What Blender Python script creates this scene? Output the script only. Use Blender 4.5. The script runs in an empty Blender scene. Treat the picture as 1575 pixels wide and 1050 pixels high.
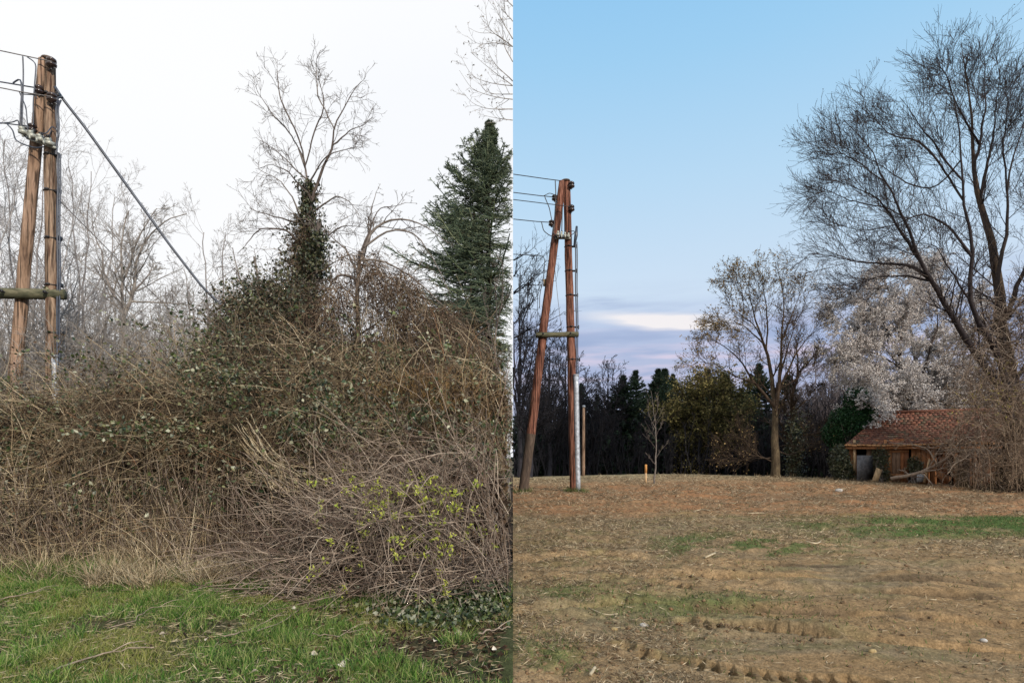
import bpy, math
import numpy as np
from mathutils import Vector
R = math.radians
scene = bpy.context.scene
col = scene.collection

# ---------------------------------------------------------------- camera
F = 900.0            # focal length in pixels of the 1575 px wide photograph
CX, HY = 789.0, 700.0
cam = bpy.data.cameras.new('camera')
cam.sensor_width = 36.0
cam.lens = 36.0 * F / 1575.0
cam.shift_x = -(CX - 787.5) / 1575.0
cam.shift_y = (HY - 525.0) / 1575.0
cam.clip_end = 2000
co = bpy.data.objects.new('camera', cam)
co.location = (0, 0, 1.6)
co.rotation_euler = (R(90), 0, 0)
col.objects.link(co)
scene.camera = co

# ---------------------------------------------------------------- world
SUN_EL, SUN_AZ = R(27), R(147)     # behind the camera and to its right
world = bpy.data.worlds.new('World')
scene.world = world
world.use_nodes = True
nt = world.node_tree
for n in list(nt.nodes):
    nt.nodes.remove(n)
def N(t, **k):
    n = nt.nodes.new(t)
    for a, b in k.items():
        setattr(n, a, b)
    return n
L = lambda a, b: nt.links.new(a, b)
def M(op, a, b=None, c=None, clamp=False):
    n = N('ShaderNodeMath', operation=op, use_clamp=clamp)
    for i, v in enumerate((a, b, c)):
        if v is None: continue
        if isinstance(v, (int, float)): n.inputs[i].default_value = v
        else: L(v, n.inputs[i])
    return n.outputs[0]
def MIX(fac, a, b):
    n = N('ShaderNodeMix', data_type='RGBA')
    for s, v in ((n.inputs[0], fac), (n.inputs[6], a), (n.inputs[7], b)):
        if isinstance(v, (int, float)): s.default_value = v
        elif isinstance(v, tuple): s.default_value = (*v, 1)
        else: L(v, s)
    return n.outputs[2]
tc = N('ShaderNodeTexCoord')
sep = N('ShaderNodeSeparateXYZ'); L(tc.outputs['Generated'], sep.inputs[0])
dx, dy, dz = sep.outputs
el = M('ARCSINE', dz)                                   # elevation
az = M('ARCTAN2', dx, dy)                               # azimuth from +Y
sky = N('ShaderNodeTexSky', sky_type='NISHITA'); sky.sun_disc = False
sky.sun_elevation = SUN_EL; sky.sun_rotation = SUN_AZ
sky.air_density = 1.0; sky.dust_density = 1.0
skyc = N('ShaderNodeVectorMath', operation='SCALE'); L(sky.outputs[0], skyc.inputs[0]); skyc.inputs['Scale'].default_value = 0.09
ramp = N('ShaderNodeValToRGB')
cr = ramp.color_ramp
stops = [(0.00, (.40, .44, .62)), (.16, (.45, .49, .70)), (.26, (.52, .60, .82)), (.36, (.68, .82, .98)),
         (.58, (.53, .77, .99)), (.80, (.38, .69, .98)), (1.0, (.28, .61, .96))]
cr.elements[0].position = 0; cr.elements[0].color = (*stops[0][1], 1)
cr.elements[1].position = 1; cr.elements[1].color = (*stops[-1][1], 1)
for p, c in stops[1:-1]:
    e = cr.elements.new(p); e.color = (*c, 1)
L(M('DIVIDE', el, R(42)), ramp.inputs[0])
# evening clouds: stretched streaks low over the wood
cv = N('ShaderNodeCombineXYZ'); L(M('MULTIPLY', az, 5.0), cv.inputs[0]); L(M('MULTIPLY', el, 42.0), cv.inputs[1])
cn = N('ShaderNodeTexNoise'); cn.inputs['Scale'].default_value = 1.0; cn.inputs['Detail'].default_value = 5
L(cv.outputs[0], cn.inputs['Vector'])
def bump1(x, c, w):       # smooth bell round c
    t = M('DIVIDE', M('SUBTRACT', x, c), w)
    return M('POWER', 2.718, M('MULTIPLY', M('MULTIPLY', t, t), -1.0))
band = bump1(el, R(10.2), R(3.6))
streak = M('MULTIPLY', band, M('MULTIPLY_ADD', cn.outputs[0], 4.5, -1.9, clamp=True), clamp=True)
sc1 = MIX(M('MULTIPLY', streak, .75), ramp.outputs[0], (.33, .41, .66))
cv2 = N('ShaderNodeCombineXYZ'); L(M('MULTIPLY_ADD', az, 7.0, 3.3), cv2.inputs[0]); L(M('MULTIPLY', el, 60.0), cv2.inputs[1])
cn2 = N('ShaderNodeTexNoise'); cn2.inputs['Scale'].default_value = 1.0; cn2.inputs['Detail'].default_value = 4
L(cv2.outputs[0], cn2.inputs['Vector'])
pink = M('MULTIPLY', bump1(el, R(8.6), R(2.6)), M('MULTIPLY_ADD', cn2.outputs[0], 5.0, -2.3, clamp=True), clamp=True)
sc2 = MIX(M('MULTIPLY', pink, .9), sc1, (.80, .69, .84))
wig = M('MULTIPLY_ADD', cn.outputs[0], R(2.0), R(-1.0))
tilt = M('MULTIPLY', M('SUBTRACT', az, .27), -.10)
bank = M('MULTIPLY', bump1(M('ADD', el, wig), R(10.9), R(1.0)), M('MULTIPLY_ADD', cn.outputs[0], 3.0, -.75, clamp=True), clamp=True)
wisp = M('MULTIPLY', bump1(M('ADD', el, wig), R(14.3), R(.5)), M('MULTIPLY', bump1(az, .13, .08), M('MULTIPLY_ADD', cn2.outputs[0], 4.0, -1.6, clamp=True)), clamp=True)
sc2 = MIX(M('MULTIPLY', M('MAXIMUM', bank, wisp), .75), sc2, (.38, .47, .70))
hot = M('MULTIPLY', bump1(M('SUBTRACT', M('ADD', el, wig), tilt), R(12.4), R(.62)), bump1(az, .255, .105))
hotm = M('MULTIPLY_ADD', hot, 1.9, -.15, clamp=True)
sc3 = MIX(hotm, sc2, (1.0, .95, .95))
right = MIX(.12, sc3, skyc.outputs[0])
ln = N('ShaderNodeTexNoise'); ln.inputs['Scale'].default_value = 1.6; ln.inputs['Detail'].default_value = 2
L(tc.outputs['Generated'], ln.inputs['Vector'])
left = MIX(M('MULTIPLY_ADD', ln.outputs[0], 3.4, -1.3, clamp=True), (1.02, 1.02, 1.02), (.945, .965, 1.0))
side = M('GREATER_THAN', dx, 0.0)
bg = N('ShaderNodeBackground'); bg.inputs['Strength'].default_value = 1.0
L(MIX(side, left, right), bg.inputs[0])
out = N('ShaderNodeOutputWorld'); L(bg.outputs[0], out.inputs[0])

sun = bpy.data.lights.new('sun', 'SUN'); sun.energy = 4.2; sun.angle = R(3); sun.color = (1, .88, .74)
so = bpy.data.objects.new('sun', sun)
so.rotation_euler = Vector((math.sin(SUN_AZ) * math.cos(SUN_EL), math.cos(SUN_AZ) * math.cos(SUN_EL), math.sin(SUN_EL))).to_track_quat('Z', 'Y').to_euler()
col.objects.link(so)
vs = scene.view_settings
vs.view_transform = 'Standard'; vs.look = 'None'; vs.exposure = 0.0; vs.gamma = 1
scene.cycles.max_bounces = 6; scene.cycles.diffuse_bounces = 3; scene.cycles.transparent_max_bounces = 8

# ---------------------------------------------------------------- helpers
def P(px, py, d):            # where a point seen at (px, py) stands when it is d metres away
    return np.array([(px - CX) / F * d, d, 1.6 + (HY - py) / F * d])
def sstep(a, b, x):
    t = np.clip((x - a) / (b - a), 0, 1); return t * t * (3 - 2 * t)
def nrm(v):
    return v / np.maximum(np.linalg.norm(v, axis=-1, keepdims=True), 1e-9)
_lat = np.random.default_rng(5).random((256, 256))
def vnoise(x, y):
    xi = np.floor(x).astype(int); yi = np.floor(y).astype(int); fx = x - xi; fy = y - yi
    fx = fx * fx * (3 - 2 * fx); fy = fy * fy * (3 - 2 * fy)
    g = lambda a, b: _lat[a & 255, b & 255]
    return (g(xi, yi) * (1 - fx) + g(xi + 1, yi) * fx) * (1 - fy) + (g(xi, yi + 1) * (1 - fx) + g(xi + 1, yi + 1) * fx) * fy
def fbm(x, y, o=4):
    s = 0; a = .5; t = 0
    for i in range(o):
        s = s + a * vnoise(x + 17.3 * i, y + 9.1 * i); t += a; x = x * 2.03; y = y * 2.03; a *= .5
    return s / t
def ground(x, y):            # the meadow climbs gently to a crest and falls away behind it
    x = np.asarray(x, float); y = np.asarray(y, float)
    z = .0232 * y
    over = np.maximum(y - 25.0, 0)
    z = z - .0232 * over - np.minimum(.0022 * over ** 2, .05 * over) * 1.0
    z = np.maximum(z, -2.5)
    lift = (.26 * np.exp(-((x - 8) / 7.5) ** 2) - .16) * sstep(12, 25, y) * (x > 0)
    return z + lift

class MB:                    # collects quads and triangles with material indices
    def __init__(s): s.v = []; s.q = []; s.t = []; s.n = 0; s.qm = []; s.tm = []
    def add(s, v, q=None, t=None, m=0):
        v = np.asarray(v, np.float32).reshape(-1, 3)
        if q is not None and len(q):
            q = np.asarray(q, np.int64).reshape(-1, 4); s.q.append(q + s.n); s.qm.append(np.full(len(q), m))
        if t is not None and len(t):
            t = np.asarray(t, np.int64).reshape(-1, 3); s.t.append(t + s.n); s.tm.append(np.full(len(t), m))
        s.v.append(v); s.n += len(v); return s
    def tube(s, PP, RR, sides=3, m=0, cap=False):
        PP = np.asarray(PP, float); RR = np.asarray(RR, float)
        if PP.ndim == 2: PP = PP[None]; RR = RR[None]
        n, k, _ = PP.shape
        if n == 0: return s
        T = np.gradient(PP, axis=1); T = nrm(T)
        tot = nrm(PP[:, -1] - PP[:, 0])
        ref = np.where(np.abs(tot[:, 2:3]) > .8, np.array([[0.31, .95, .05]]), np.array([[.05, .1, .99]]))
        U = nrm(np.cross(T, ref[:, None, :])); V = np.cross(T, U)
        a = np.arange(sides) * 2 * math.pi / sides
        v = PP[:, :, None, :] + RR[:, :, None, None] * (U[:, :, None, :] * np.cos(a)[None, None, :, None] + V[:, :, None, :] * np.sin(a)[None, None, :, None])
        base = (np.arange(n) * k * sides)[:, None, None]
        r = (np.arange(k - 1) * sides)[None, :, None]
        j = np.arange(sides)[None, None, :]; j2 = (j + 1) % sides
        q = np.stack(np.broadcast_arrays(base + r + j, base + r + j2, base + r + sides + j2, base + r + sides + j), -1)
        tt = None
        nv = n * k * sides; v = v.reshape(-1, 3)
        if cap:
            cs = []; ex = []
            for i in range(n):
                for e, kk in ((0, 0), (1, k - 1)):
                    ci = nv + len(ex); ex.append(PP[i, kk])
                    for jj in range(sides):
                        A = i * k * sides + kk * sides + jj; B = i * k * sides + kk * sides + (jj + 1) % sides
                        cs.append((ci, B, A) if e == 0 else (ci, A, B))
            v = np.concatenate([v, np.array(ex)]); tt = cs
        return s.add(v, q, tt, m)
    def box(s, c, size, rz=0, rx=0, ry=0, m=0, jit=0, rng=None):
        sx, sy, sz = [x / 2 for x in size]
        v = np.array([(a * sx, b * sy, cc * sz) for a in (-1, 1) for b in (-1, 1) for cc in (-1, 1)], float)
        if jit: v += rng.normal(0, jit, v.shape)
        ca, sa = math.cos(rx), math.sin(rx); v = v @ np.array([[1, 0, 0], [0, ca, sa], [0, -sa, ca]])
        ca, sa = math.cos(ry), math.sin(ry); v = v @ np.array([[ca, 0, -sa], [0, 1, 0], [sa, 0, ca]])
        ca, sa = math.cos(rz), math.sin(rz); v = v @ np.array([[ca, sa, 0], [-sa, ca, 0], [0, 0, 1]])
        return s.add(v + np.array(c), [(0, 1, 3, 2), (4, 6, 7, 5), (0, 4, 5, 1), (2, 3, 7, 6), (0, 2, 6, 4), (1, 5, 7, 3)], m=m)
    def leaves(s, pos, length, width, rng, m=0, direc=None, spread=1.0, fold=.25):
        pos = np.asarray(pos, float); n = len(pos)
        if n == 0: return s
        d = rng.normal(0, 1, (n, 3)) * spread
        if direc is not None: d = d + direc
        d = nrm(d); w = nrm(np.cross(d, rng.normal(0, 1, (n, 3)))); up = np.cross(d, w)
        ln = (length * rng.uniform(.6, 1.25, (n, 1))); wd = (width * rng.uniform(.6, 1.25, (n, 1)))
        a = pos; b = pos + d * ln * .5 + w * wd * .5 + up * wd * fold; c = pos + d * ln; e = pos + d * ln * .5 - w * wd * .5 + up * wd * fold
        v = np.stack([a, b, c, e], 1).reshape(-1, 3)
        i = np.arange(n)[:, None] * 4
        return s.add(v, None, np.concatenate([i + np.array([[0, 1, 2]]), i + np.array([[0, 2, 3]])]), m)
    def build(s, name, mats, parent=None, smooth=False):
        me = bpy.data.meshes.new(name)
        v = np.concatenate(s.v).astype(np.float32)
        q = np.concatenate(s.q) if s.q else np.zeros((0, 4), np.int64)
        t = np.concatenate(s.t) if s.t else np.zeros((0, 3), np.int64)
        me.vertices.add(len(v)); me.vertices.foreach_set('co', v.ravel())
        li = np.concatenate([q.ravel(), t.ravel()]).astype(np.int32)
        me.loops.add(len(li)); me.loops.foreach_set('vertex_index', li)
        nf = len(q) + len(t); me.polygons.add(nf)
        me.polygons.foreach_set('loop_start', np.concatenate([np.arange(len(q)) * 4, len(q) * 4 + np.arange(len(t)) * 3]).astype(np.int32))
        if not isinstance(mats, (list, tuple)): mats = [mats]
        for m in mats: me.materials.append(m)
        mi = np.concatenate([np.concatenate(s.qm) if s.qm else np.zeros(0), np.concatenate(s.tm) if s.tm else np.zeros(0)]).astype(np.int32)
        me.polygons.foreach_set('material_index', mi)
        if smooth: me.polygons.foreach_set('use_smooth', np.ones(nf, bool))
        me.update(calc_edges=True); me.validate()
        o = bpy.data.objects.new(name, me); col.objects.link(o)
        if parent is not None:
            o.parent = parent; shift(o, parent)
        return o
def shift(o, parent):        # geometry is written in world coordinates; keep it there under a moved Empty
    l = parent.location
    p = parent
    tot = Vector(l)
    while p.parent: p = p.parent; tot += p.location
    co_ = np.empty(len(o.data.vertices) * 3, np.float32); o.data.vertices.foreach_get('co', co_)
    co_ = co_.reshape(-1, 3) - np.array(tot, np.float32); o.data.vertices.foreach_set('co', co_.ravel()); o.data.update()
def tag(o, label=None, cat=None, group=None, kind=None):
    if label: o['label'] = label
    if cat: o['category'] = cat
    if group: o['group'] = group
    if kind: o['kind'] = kind
    return o
def thing(name, loc, label, cat, group=None):
    o = bpy.data.objects.new(name, None); o.location = [float(x) for x in loc]; o.empty_display_size = .2; col.objects.link(o)
    return tag(o, label, cat, group)

# ---- branches grown level by level, all branches of a level at once
def resample(pts, k):
    pts = np.asarray(pts, float); s = np.concatenate([[0], np.cumsum(np.linalg.norm(np.diff(pts, axis=0), axis=1))])
    t = np.linspace(0, s[-1], k); r = np.stack([np.interp(t, s, pts[:, i]) for i in range(3)], 1)
    r2 = r.copy(); r2[1:-1] = (r[:-2] + 2 * r[1:-1] + r[2:]) / 4
    return r2
def limb(pl, d, r0, r1, k=16, rng=None, dd=0.0, wob=.012):
    """pl: (px, py[, extra depth]); returns points and radii"""
    pts = [P(p[0], p[1], d + (p[2] if len(p) > 2 else 0) + dd * i / max(len(pl) - 1, 1)) for i, p in enumerate(pl)]
    pp = resample(pts, k)
    ln = np.linalg.norm(pp[-1] - pp[0])
    if rng is not None:
        n = rng.normal(0, 1, (k, 3)) * wob * ln; n[0] = 0
        n[1:-1] = (n[:-2] + n[1:-1] + n[2:]) / 3
        pp = pp + n
    return pp, r1 + (r0 - r1) * (1 - np.linspace(0, 1, k)) ** 1.45
def grow(PP, RR, nc, ratio, ang, trop, wig, k, rng, tmin=.25, rr=.6, rmin=.002, rmax=9, jit=.25, falloff=.55, bias=(0, 0, 1), tmax=1.0, fixlen=None, ff=0.0, flat=0):
    PP = np.asarray(PP); RR = np.asarray(RR); n, kk, _ = PP.shape
    ln = np.linalg.norm(np.diff(PP, axis=1), axis=2).sum(1)
    t = rng.uniform(tmin, tmax, (n, nc)); f = t * (kk - 1); i0 = np.minimum(f.astype(int), kk - 2); fr = (f - i0)[..., None]
    ar = np.arange(n)[:, None]
    p0 = PP[ar, i0] * (1 - fr) + PP[ar, i0 + 1] * fr
    tan = nrm(PP[ar, i0 + 1] - PP[ar, i0]); r0 = RR[ar, i0] * (1 - fr[..., 0]) + RR[ar, i0 + 1] * fr[..., 0]
    perp = nrm(np.cross(tan, nrm(rng.normal(0, 1, tan.shape))))
    if flat: perp = nrm(np.cross(tan, [0, 0, 1.0]) * np.where(rng.random((n, nc, 1)) < .5, 1, -1) + rng.normal(0, flat, tan.shape))
    a = np.radians(ang) * rng.uniform(1 - jit, 1 + jit, (n, nc, 1))
    d = nrm(np.cos(a) * tan + np.sin(a) * perp)
    if fixlen is not None: l = fixlen * rng.uniform(.5, 1.2, (n, nc)) * (1 - ff * t)
    else: l = ln[:, None] * ratio * (1 - falloff * t) * rng.uniform(.55, 1.25, (n, nc))
    p0 = p0.reshape(-1, 3); d = d.reshape(-1, 3); l = l.reshape(-1, 1); r0 = np.clip(r0.reshape(-1) * rr, rmin, rmax)
    out = [p0]; p = p0; b = np.array(bias, float)
    for i in range(k - 1):
        d = nrm(d + rng.normal(0, wig, d.shape) + b * trop)
        p = p + d * l / (k - 1); out.append(p)
    O = np.stack(out, 1)
    r = r0[:, None] * np.linspace(1, .35, k)[None]
    return O, np.maximum(r, rmin * .8)
def along(PP, n_per, rng, tmin=.2):
    n, kk, _ = PP.shape
    t = rng.uniform(tmin, 1, (n, n_per)); f = t * (kk - 1); i0 = np.minimum(f.astype(int), kk - 2); fr = (f - i0)[..., None]
    ar = np.arange(n)[:, None]
    return (PP[ar, i0] * (1 - fr) + PP[ar, i0 + 1] * fr).reshape(-1, 3), nrm(PP[ar, i0 + 1] - PP[ar, i0]).reshape(-1, 3)
def clipx(PP, RR, sign):     # nothing of one plot crosses over its boundary x = 0
    ok = (PP[:, :, 0] * sign > 0.003).all(1)
    return PP[ok], RR[ok]
def keep(pos, sign, *o):
    ok = pos[:, 0] * sign > .02
    return (pos[ok],) + tuple(a[ok] for a in o)

# ---------------------------------------------------------------- materials
def ramp_cols(nt, fac, cols):
    r = nt.nodes.new('ShaderNodeValToRGB'); c = r.color_ramp
    c.elements[0].color = (*cols[0], 1); c.elements[1].color = (*cols[-1], 1)
    for i in range(1, len(cols) - 1):
        e = c.elements.new(i / (len(cols) - 1)); e.color = (*cols[i], 1)
    nt.links.new(fac, r.inputs[0]); return r.outputs[0]
def mat(name, cols, rough=.85, island=True, nscale=6.0, nmix=.35, dark=.55, bump=0.0, trans=0.0, stretch=None, spec=.2, metal=0.0, crack=0.0):
    m = bpy.data.materials.new(name); m.use_nodes = True; t = m.node_tree
    b = t.nodes['Principled BSDF']; b.inputs['Roughness'].default_value = rough; b.inputs['Specular IOR Level'].default_value = spec
    b.inputs['Metallic'].default_value = metal
    tcn = t.nodes.new('ShaderNodeTexCoord'); mp = t.nodes.new('ShaderNodeMapping'); t.links.new(tcn.outputs['Object'], mp.inputs[0])
    if stretch: mp.inputs['Scale'].default_value = stretch
    nz = t.nodes.new('ShaderNodeTexNoise'); nz.inputs['Scale'].default_value = nscale; nz.inputs['Detail'].default_value = 5; nz.inputs['Roughness'].default_value = .65
    t.links.new(mp.outputs[0], nz.inputs['Vector'])
    if island:
        g = t.nodes.new('ShaderNodeNewGeometry'); fac = g.outputs['Random Per Island']
    else:
        st = t.nodes.new('ShaderNodeMath'); st.operation = 'MULTIPLY_ADD'; st.use_clamp = True
        t.links.new(nz.outputs[0], st.inputs[0]); st.inputs[1].default_value = 2.6; st.inputs[2].default_value = -.8; fac = st.outputs[0]
    c = ramp_cols(t, fac, cols)
    nz2 = t.nodes.new('ShaderNodeTexNoise'); nz2.inputs['Scale'].default_value = nscale * 2.7; nz2.inputs['Detail'].default_value = 3
    t.links.new(mp.outputs[0], nz2.inputs['Vector'])
    mx = t.nodes.new('ShaderNodeMix'); mx.data_type = 'RGBA'; mx.blend_type = 'MULTIPLY'; mx.inputs[0].default_value = 1
    s2 = t.nodes.new('ShaderNodeMapRange'); s2.inputs[1].default_value = .3; s2.inputs[2].default_value = .7; s2.inputs[3].default_value = dark; s2.inputs[4].default_value = 1.15
    t.links.new(nz2.outputs[0], s2.inputs[0]); t.links.new(c, mx.inputs[6]); t.links.new(s2.outputs[0], mx.inputs[7])
    if crack:
        mp3 = t.nodes.new('ShaderNodeMapping'); mp3.inputs['Scale'].default_value = (22, 22, 1.1); t.links.new(tcn.outputs['Object'], mp3.inputs[0])
        n3 = t.nodes.new('ShaderNodeTexNoise'); n3.inputs['Scale'].default_value = 1; n3.inputs['Detail'].default_value = 4; t.links.new(mp3.outputs[0], n3.inputs['Vector'])
        s3 = t.nodes.new('ShaderNodeMapRange'); s3.inputs[1].default_value = .38; s3.inputs[2].default_value = .50; s3.inputs[3].default_value = 1 - crack; s3.inputs[4].default_value = 1.1; t.links.new(n3.outputs[0], s3.inputs[0])
        m3 = t.nodes.new('ShaderNodeMix'); m3.data_type = 'RGBA'; m3.blend_type = 'MULTIPLY'; m3.inputs[0].default_value = 1
        t.links.new(mx.outputs[2], m3.inputs[6]); t.links.new(s3.outputs[0], m3.inputs[7]); mx = m3
    t.links.new(mx.outputs[2], b.inputs['Base Color'])
    if bump:
        bp = t.nodes.new('ShaderNodeBump'); bp.inputs['Strength'].default_value = bump; bp.inputs['Distance'].default_value = .02
        t.links.new((s3 if crack else nz).outputs[0], bp.inputs['Height']); t.links.new(bp.outputs[0], b.inputs['Normal'])
    if trans:
        tr = t.nodes.new('ShaderNodeBsdfTranslucent'); t.links.new(mx.outputs[2], tr.inputs[0])
        ms = t.nodes.new('ShaderNodeMixShader'); ms.inputs[0].default_value = trans
        t.links.new(b.outputs[0], ms.inputs[1]); t.links.new(tr.outputs[0], ms.inputs[2])
        t.links.new(ms.outputs[0], t.nodes['Material Output'].inputs[0])
    return m
m_cane = mat('cane', [(.022, .015, .011), (.06, .040, .026), (.16, .115, .07), (.40, .31, .20), (.09, .06, .038), (.04, .032, .022)])
m_palestem = mat('pale_stem', [(.16, .11, .065), (.44, .34, .21), (.68, .57, .40), (.28, .20, .12), (.56, .45, .29), (.12, .12, .05), (.30, .16, .09)])
m_vine = mat('vine', [(.025, .017, .014), (.07, .045, .032), (.18, .12, .08), (.38, .29, .20), (.05, .035, .026)])
m_palecane = mat('pale_cane', [(.07, .045, .036), (.20, .145, .11), (.40, .32, .25), (.13, .09, .07), (.52, .43, .34)])
m_deadleaf = mat('dead_leaf', [(.02, .013, .009), (.05, .03, .018), (.09, .055, .032), (.20, .14, .08)], trans=.15)
m_bramleaf = mat('bramble_leaf', [(.014, .030, .012), (.035, .060, .022), (.06, .095, .035), (.13, .16, .05), (.025, .045, .02), (.42, .42, .30), (.20, .20, .08)], rough=.45, spec=.5, trans=.15)
m_ivy = mat('ivy_leaf', [(.014, .022, .011), (.032, .045, .022), (.06, .075, .034), (.13, .13, .065), (.045, .035, .022)], rough=.4, spec=.5)
m_straw = mat('straw', [(.28, .21, .12), (.54, .44, .28), (.72, .62, .44), (.40, .31, .20), (.16, .11, .07)], trans=.2)
m_grass = mat('grass_blade', [(.02, .065, .013), (.055, .15, .024), (.12, .26, .04), (.24, .36, .08), (.42, .43, .18), (.04, .10, .02)], rough=.5, trans=.35, dark=.7)
m_bud = mat('bud_leaf', [(.45, .50, .07), (.62, .64, .14), (.36, .46, .08)], trans=.4)
m_barkpale = mat('pale_bark', [(.24, .21, .19), (.36, .33, .30), (.30, .27, .24)], nscale=3)
m_barkfar = mat('far_bark', [(.26, .24, .235), (.40, .38, .37), (.33, .31, .30)], nscale=3)  # haze and sky glare over the left background trees put into this pale colour
m_barkgrey = mat('grey_bark', [(.10, .08, .07), (.17, .145, .13), (.22, .19, .165)], nscale=4)
m_mossbark = mat('mossy_bark', [(.20, .19, .13), (.30, .29, .17), (.26, .24, .19)], island=False, nscale=7)
m_barkdark = mat('dark_bark', [(.022, .016, .014), (.045, .033, .028), (.07, .05, .042)], nscale=3)
m_barkbig = mat('rough_bark', [(.03, .02, .015), (.07, .048, .033), (.11, .078, .052)], island=False, nscale=9, stretch=(1, 1, .25), bump=.6)
m_barkwarm = mat('warm_bark', [(.045, .032, .02), (.09, .066, .04), (.15, .115, .065)], island=False, nscale=9, stretch=(1, 1, .25), bump=.6)
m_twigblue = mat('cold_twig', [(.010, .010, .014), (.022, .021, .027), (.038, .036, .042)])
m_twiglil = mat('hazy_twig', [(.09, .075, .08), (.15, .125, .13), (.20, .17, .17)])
m_needle = mat('spruce_needle', [(.04, .07, .05), (.09, .135, .085), (.17, .215, .125), (.28, .32, .20), (.11, .15, .11), (.05, .08, .065)], rough=.6)
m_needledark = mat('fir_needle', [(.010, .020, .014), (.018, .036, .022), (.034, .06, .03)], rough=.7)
m_olive = mat('olive_leaf', [(.05, .05, .018), (.13, .12, .04), (.23, .20, .075), (.34, .28, .12)], trans=.2)
m_budbrown = mat('catkin', [(.30, .21, .09), (.52, .36, .17), (.40, .30, .12)], trans=.2)
m_blossom = mat('blossom', [(.70, .63, .60), (.86, .82, .79), (.92, .90, .88), (.45, .38, .36)], trans=.3)
m_evergreen = mat('shrub_leaf', [(.008, .03, .012), (.018, .06, .02), (.035, .09, .03)], rough=.45)
m_pole = mat('pole_wood', [(.04, .024, .018), (.13, .075, .05), (.30, .215, .15), (.19, .125, .09), (.38, .30, .22)], island=False, nscale=9, stretch=(1.6, 1.6, .10), dark=.55, bump=.9, crack=.72)
m_poletan = mat('pole_wood_tan', [(.09, .055, .04), (.23, .15, .10), (.31, .21, .15), (.15, .085, .06)], island=False, nscale=7, stretch=(1.2, 1.2, .14), dark=.7, bump=.6, crack=.72)
m_polered = mat('pole_wood_red', [(.03, .014, .012), (.15, .058, .038), (.27, .125, .085), (.08, .034, .026)], island=False, nscale=9, stretch=(1.6, 1.6, .14), dark=.5, bump=.9, crack=.72)
m_tar = mat('tarred_wood', [(.04, .03, .025), (.09, .065, .05), (.14, .10, .075)], island=False, nscale=8, stretch=(1, 1, .2), bump=.5)
m_log = mat('mossy_log', [(.045, .048, .03), (.10, .10, .06), (.19, .17, .11)], island=False, nscale=8, stretch=(.2, 1, 1), bump=.6)
m_endwood = mat('cut_wood', [(.30, .22, .13), (.42, .32, .2)], island=False, nscale=20)
m_iron = mat('iron_fitting', [(.015, .015, .018), (.04, .038, .04)], island=False, rough=.5, spec=.5)
m_cable = mat('cable_sheath', [(.03, .04, .06), (.06, .075, .11)], island=False, rough=.4, spec=.5)
m_wire = mat('bare_wire', [(.14, .13, .13), (.22, .21, .2)], island=False, rough=.5)
m_zinc = mat('galvanised', [(.38, .41, .46), (.52, .56, .62)], island=False, nscale=5, rough=.45, metal=.3, spec=.5)
m_alu = mat('fuse_casting', [(.30, .31, .27), (.55, .56, .5)], island=False, nscale=30, rough=.5, metal=.3)
m_ceramic = mat('insulator_glaze', [(.03, .02, .02), (.06, .04, .035)], island=False, rough=.2, spec=.6)
m_tile = mat('roof_tile', [(.13, .06, .042), (.21, .088, .06), (.25, .11, .07), (.16, .07, .048), (.20, .11, .075), (.11, .085, .055)], nscale=5)
m_fascia = mat('eave_tile', [(.36, .17, .07), (.50, .26, .12)], nscale=6)
m_plank = mat('plank', [(.10, .045, .028), (.34, .14, .06), (.50, .24, .11), (.24, .10, .05), (.28, .20, .14)], nscale=7, stretch=(2, 2, .2), bump=.4)
m_palewood = mat('raw_board', [(.45, .30, .16), (.60, .42, .25)], nscale=7, stretch=(2, 2, .2))
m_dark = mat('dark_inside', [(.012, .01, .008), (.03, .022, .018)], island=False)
m_sheet = mat('grey_sheet', [(.09, .09, .10), (.16, .16, .17)], island=False, nscale=4)
m_stone = mat('stone', [(.30, .28, .25), (.55, .53, .5)], island=False, nscale=14, bump=.5)
m_paleleaf = mat('pale_fallen_leaf', [(.42, .36, .27), (.62, .57, .48), (.36, .25, .15)], island=True)
m_litter = mat('mown_litter', [(.06, .04, .024), (.22, .155, .09), (.42, .32, .20), (.10, .07, .04), (.66, .55, .38), (.17, .12, .07)], trans=.1)
m_litgreen = mat('mown_grass', [(.05, .085, .022), (.09, .14, .035), (.17, .19, .07), (.28, .24, .12)], trans=.2)
m_orange = mat('stake_wood', [(.55, .26, .08), (.70, .36, .13)], island=False)

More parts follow.
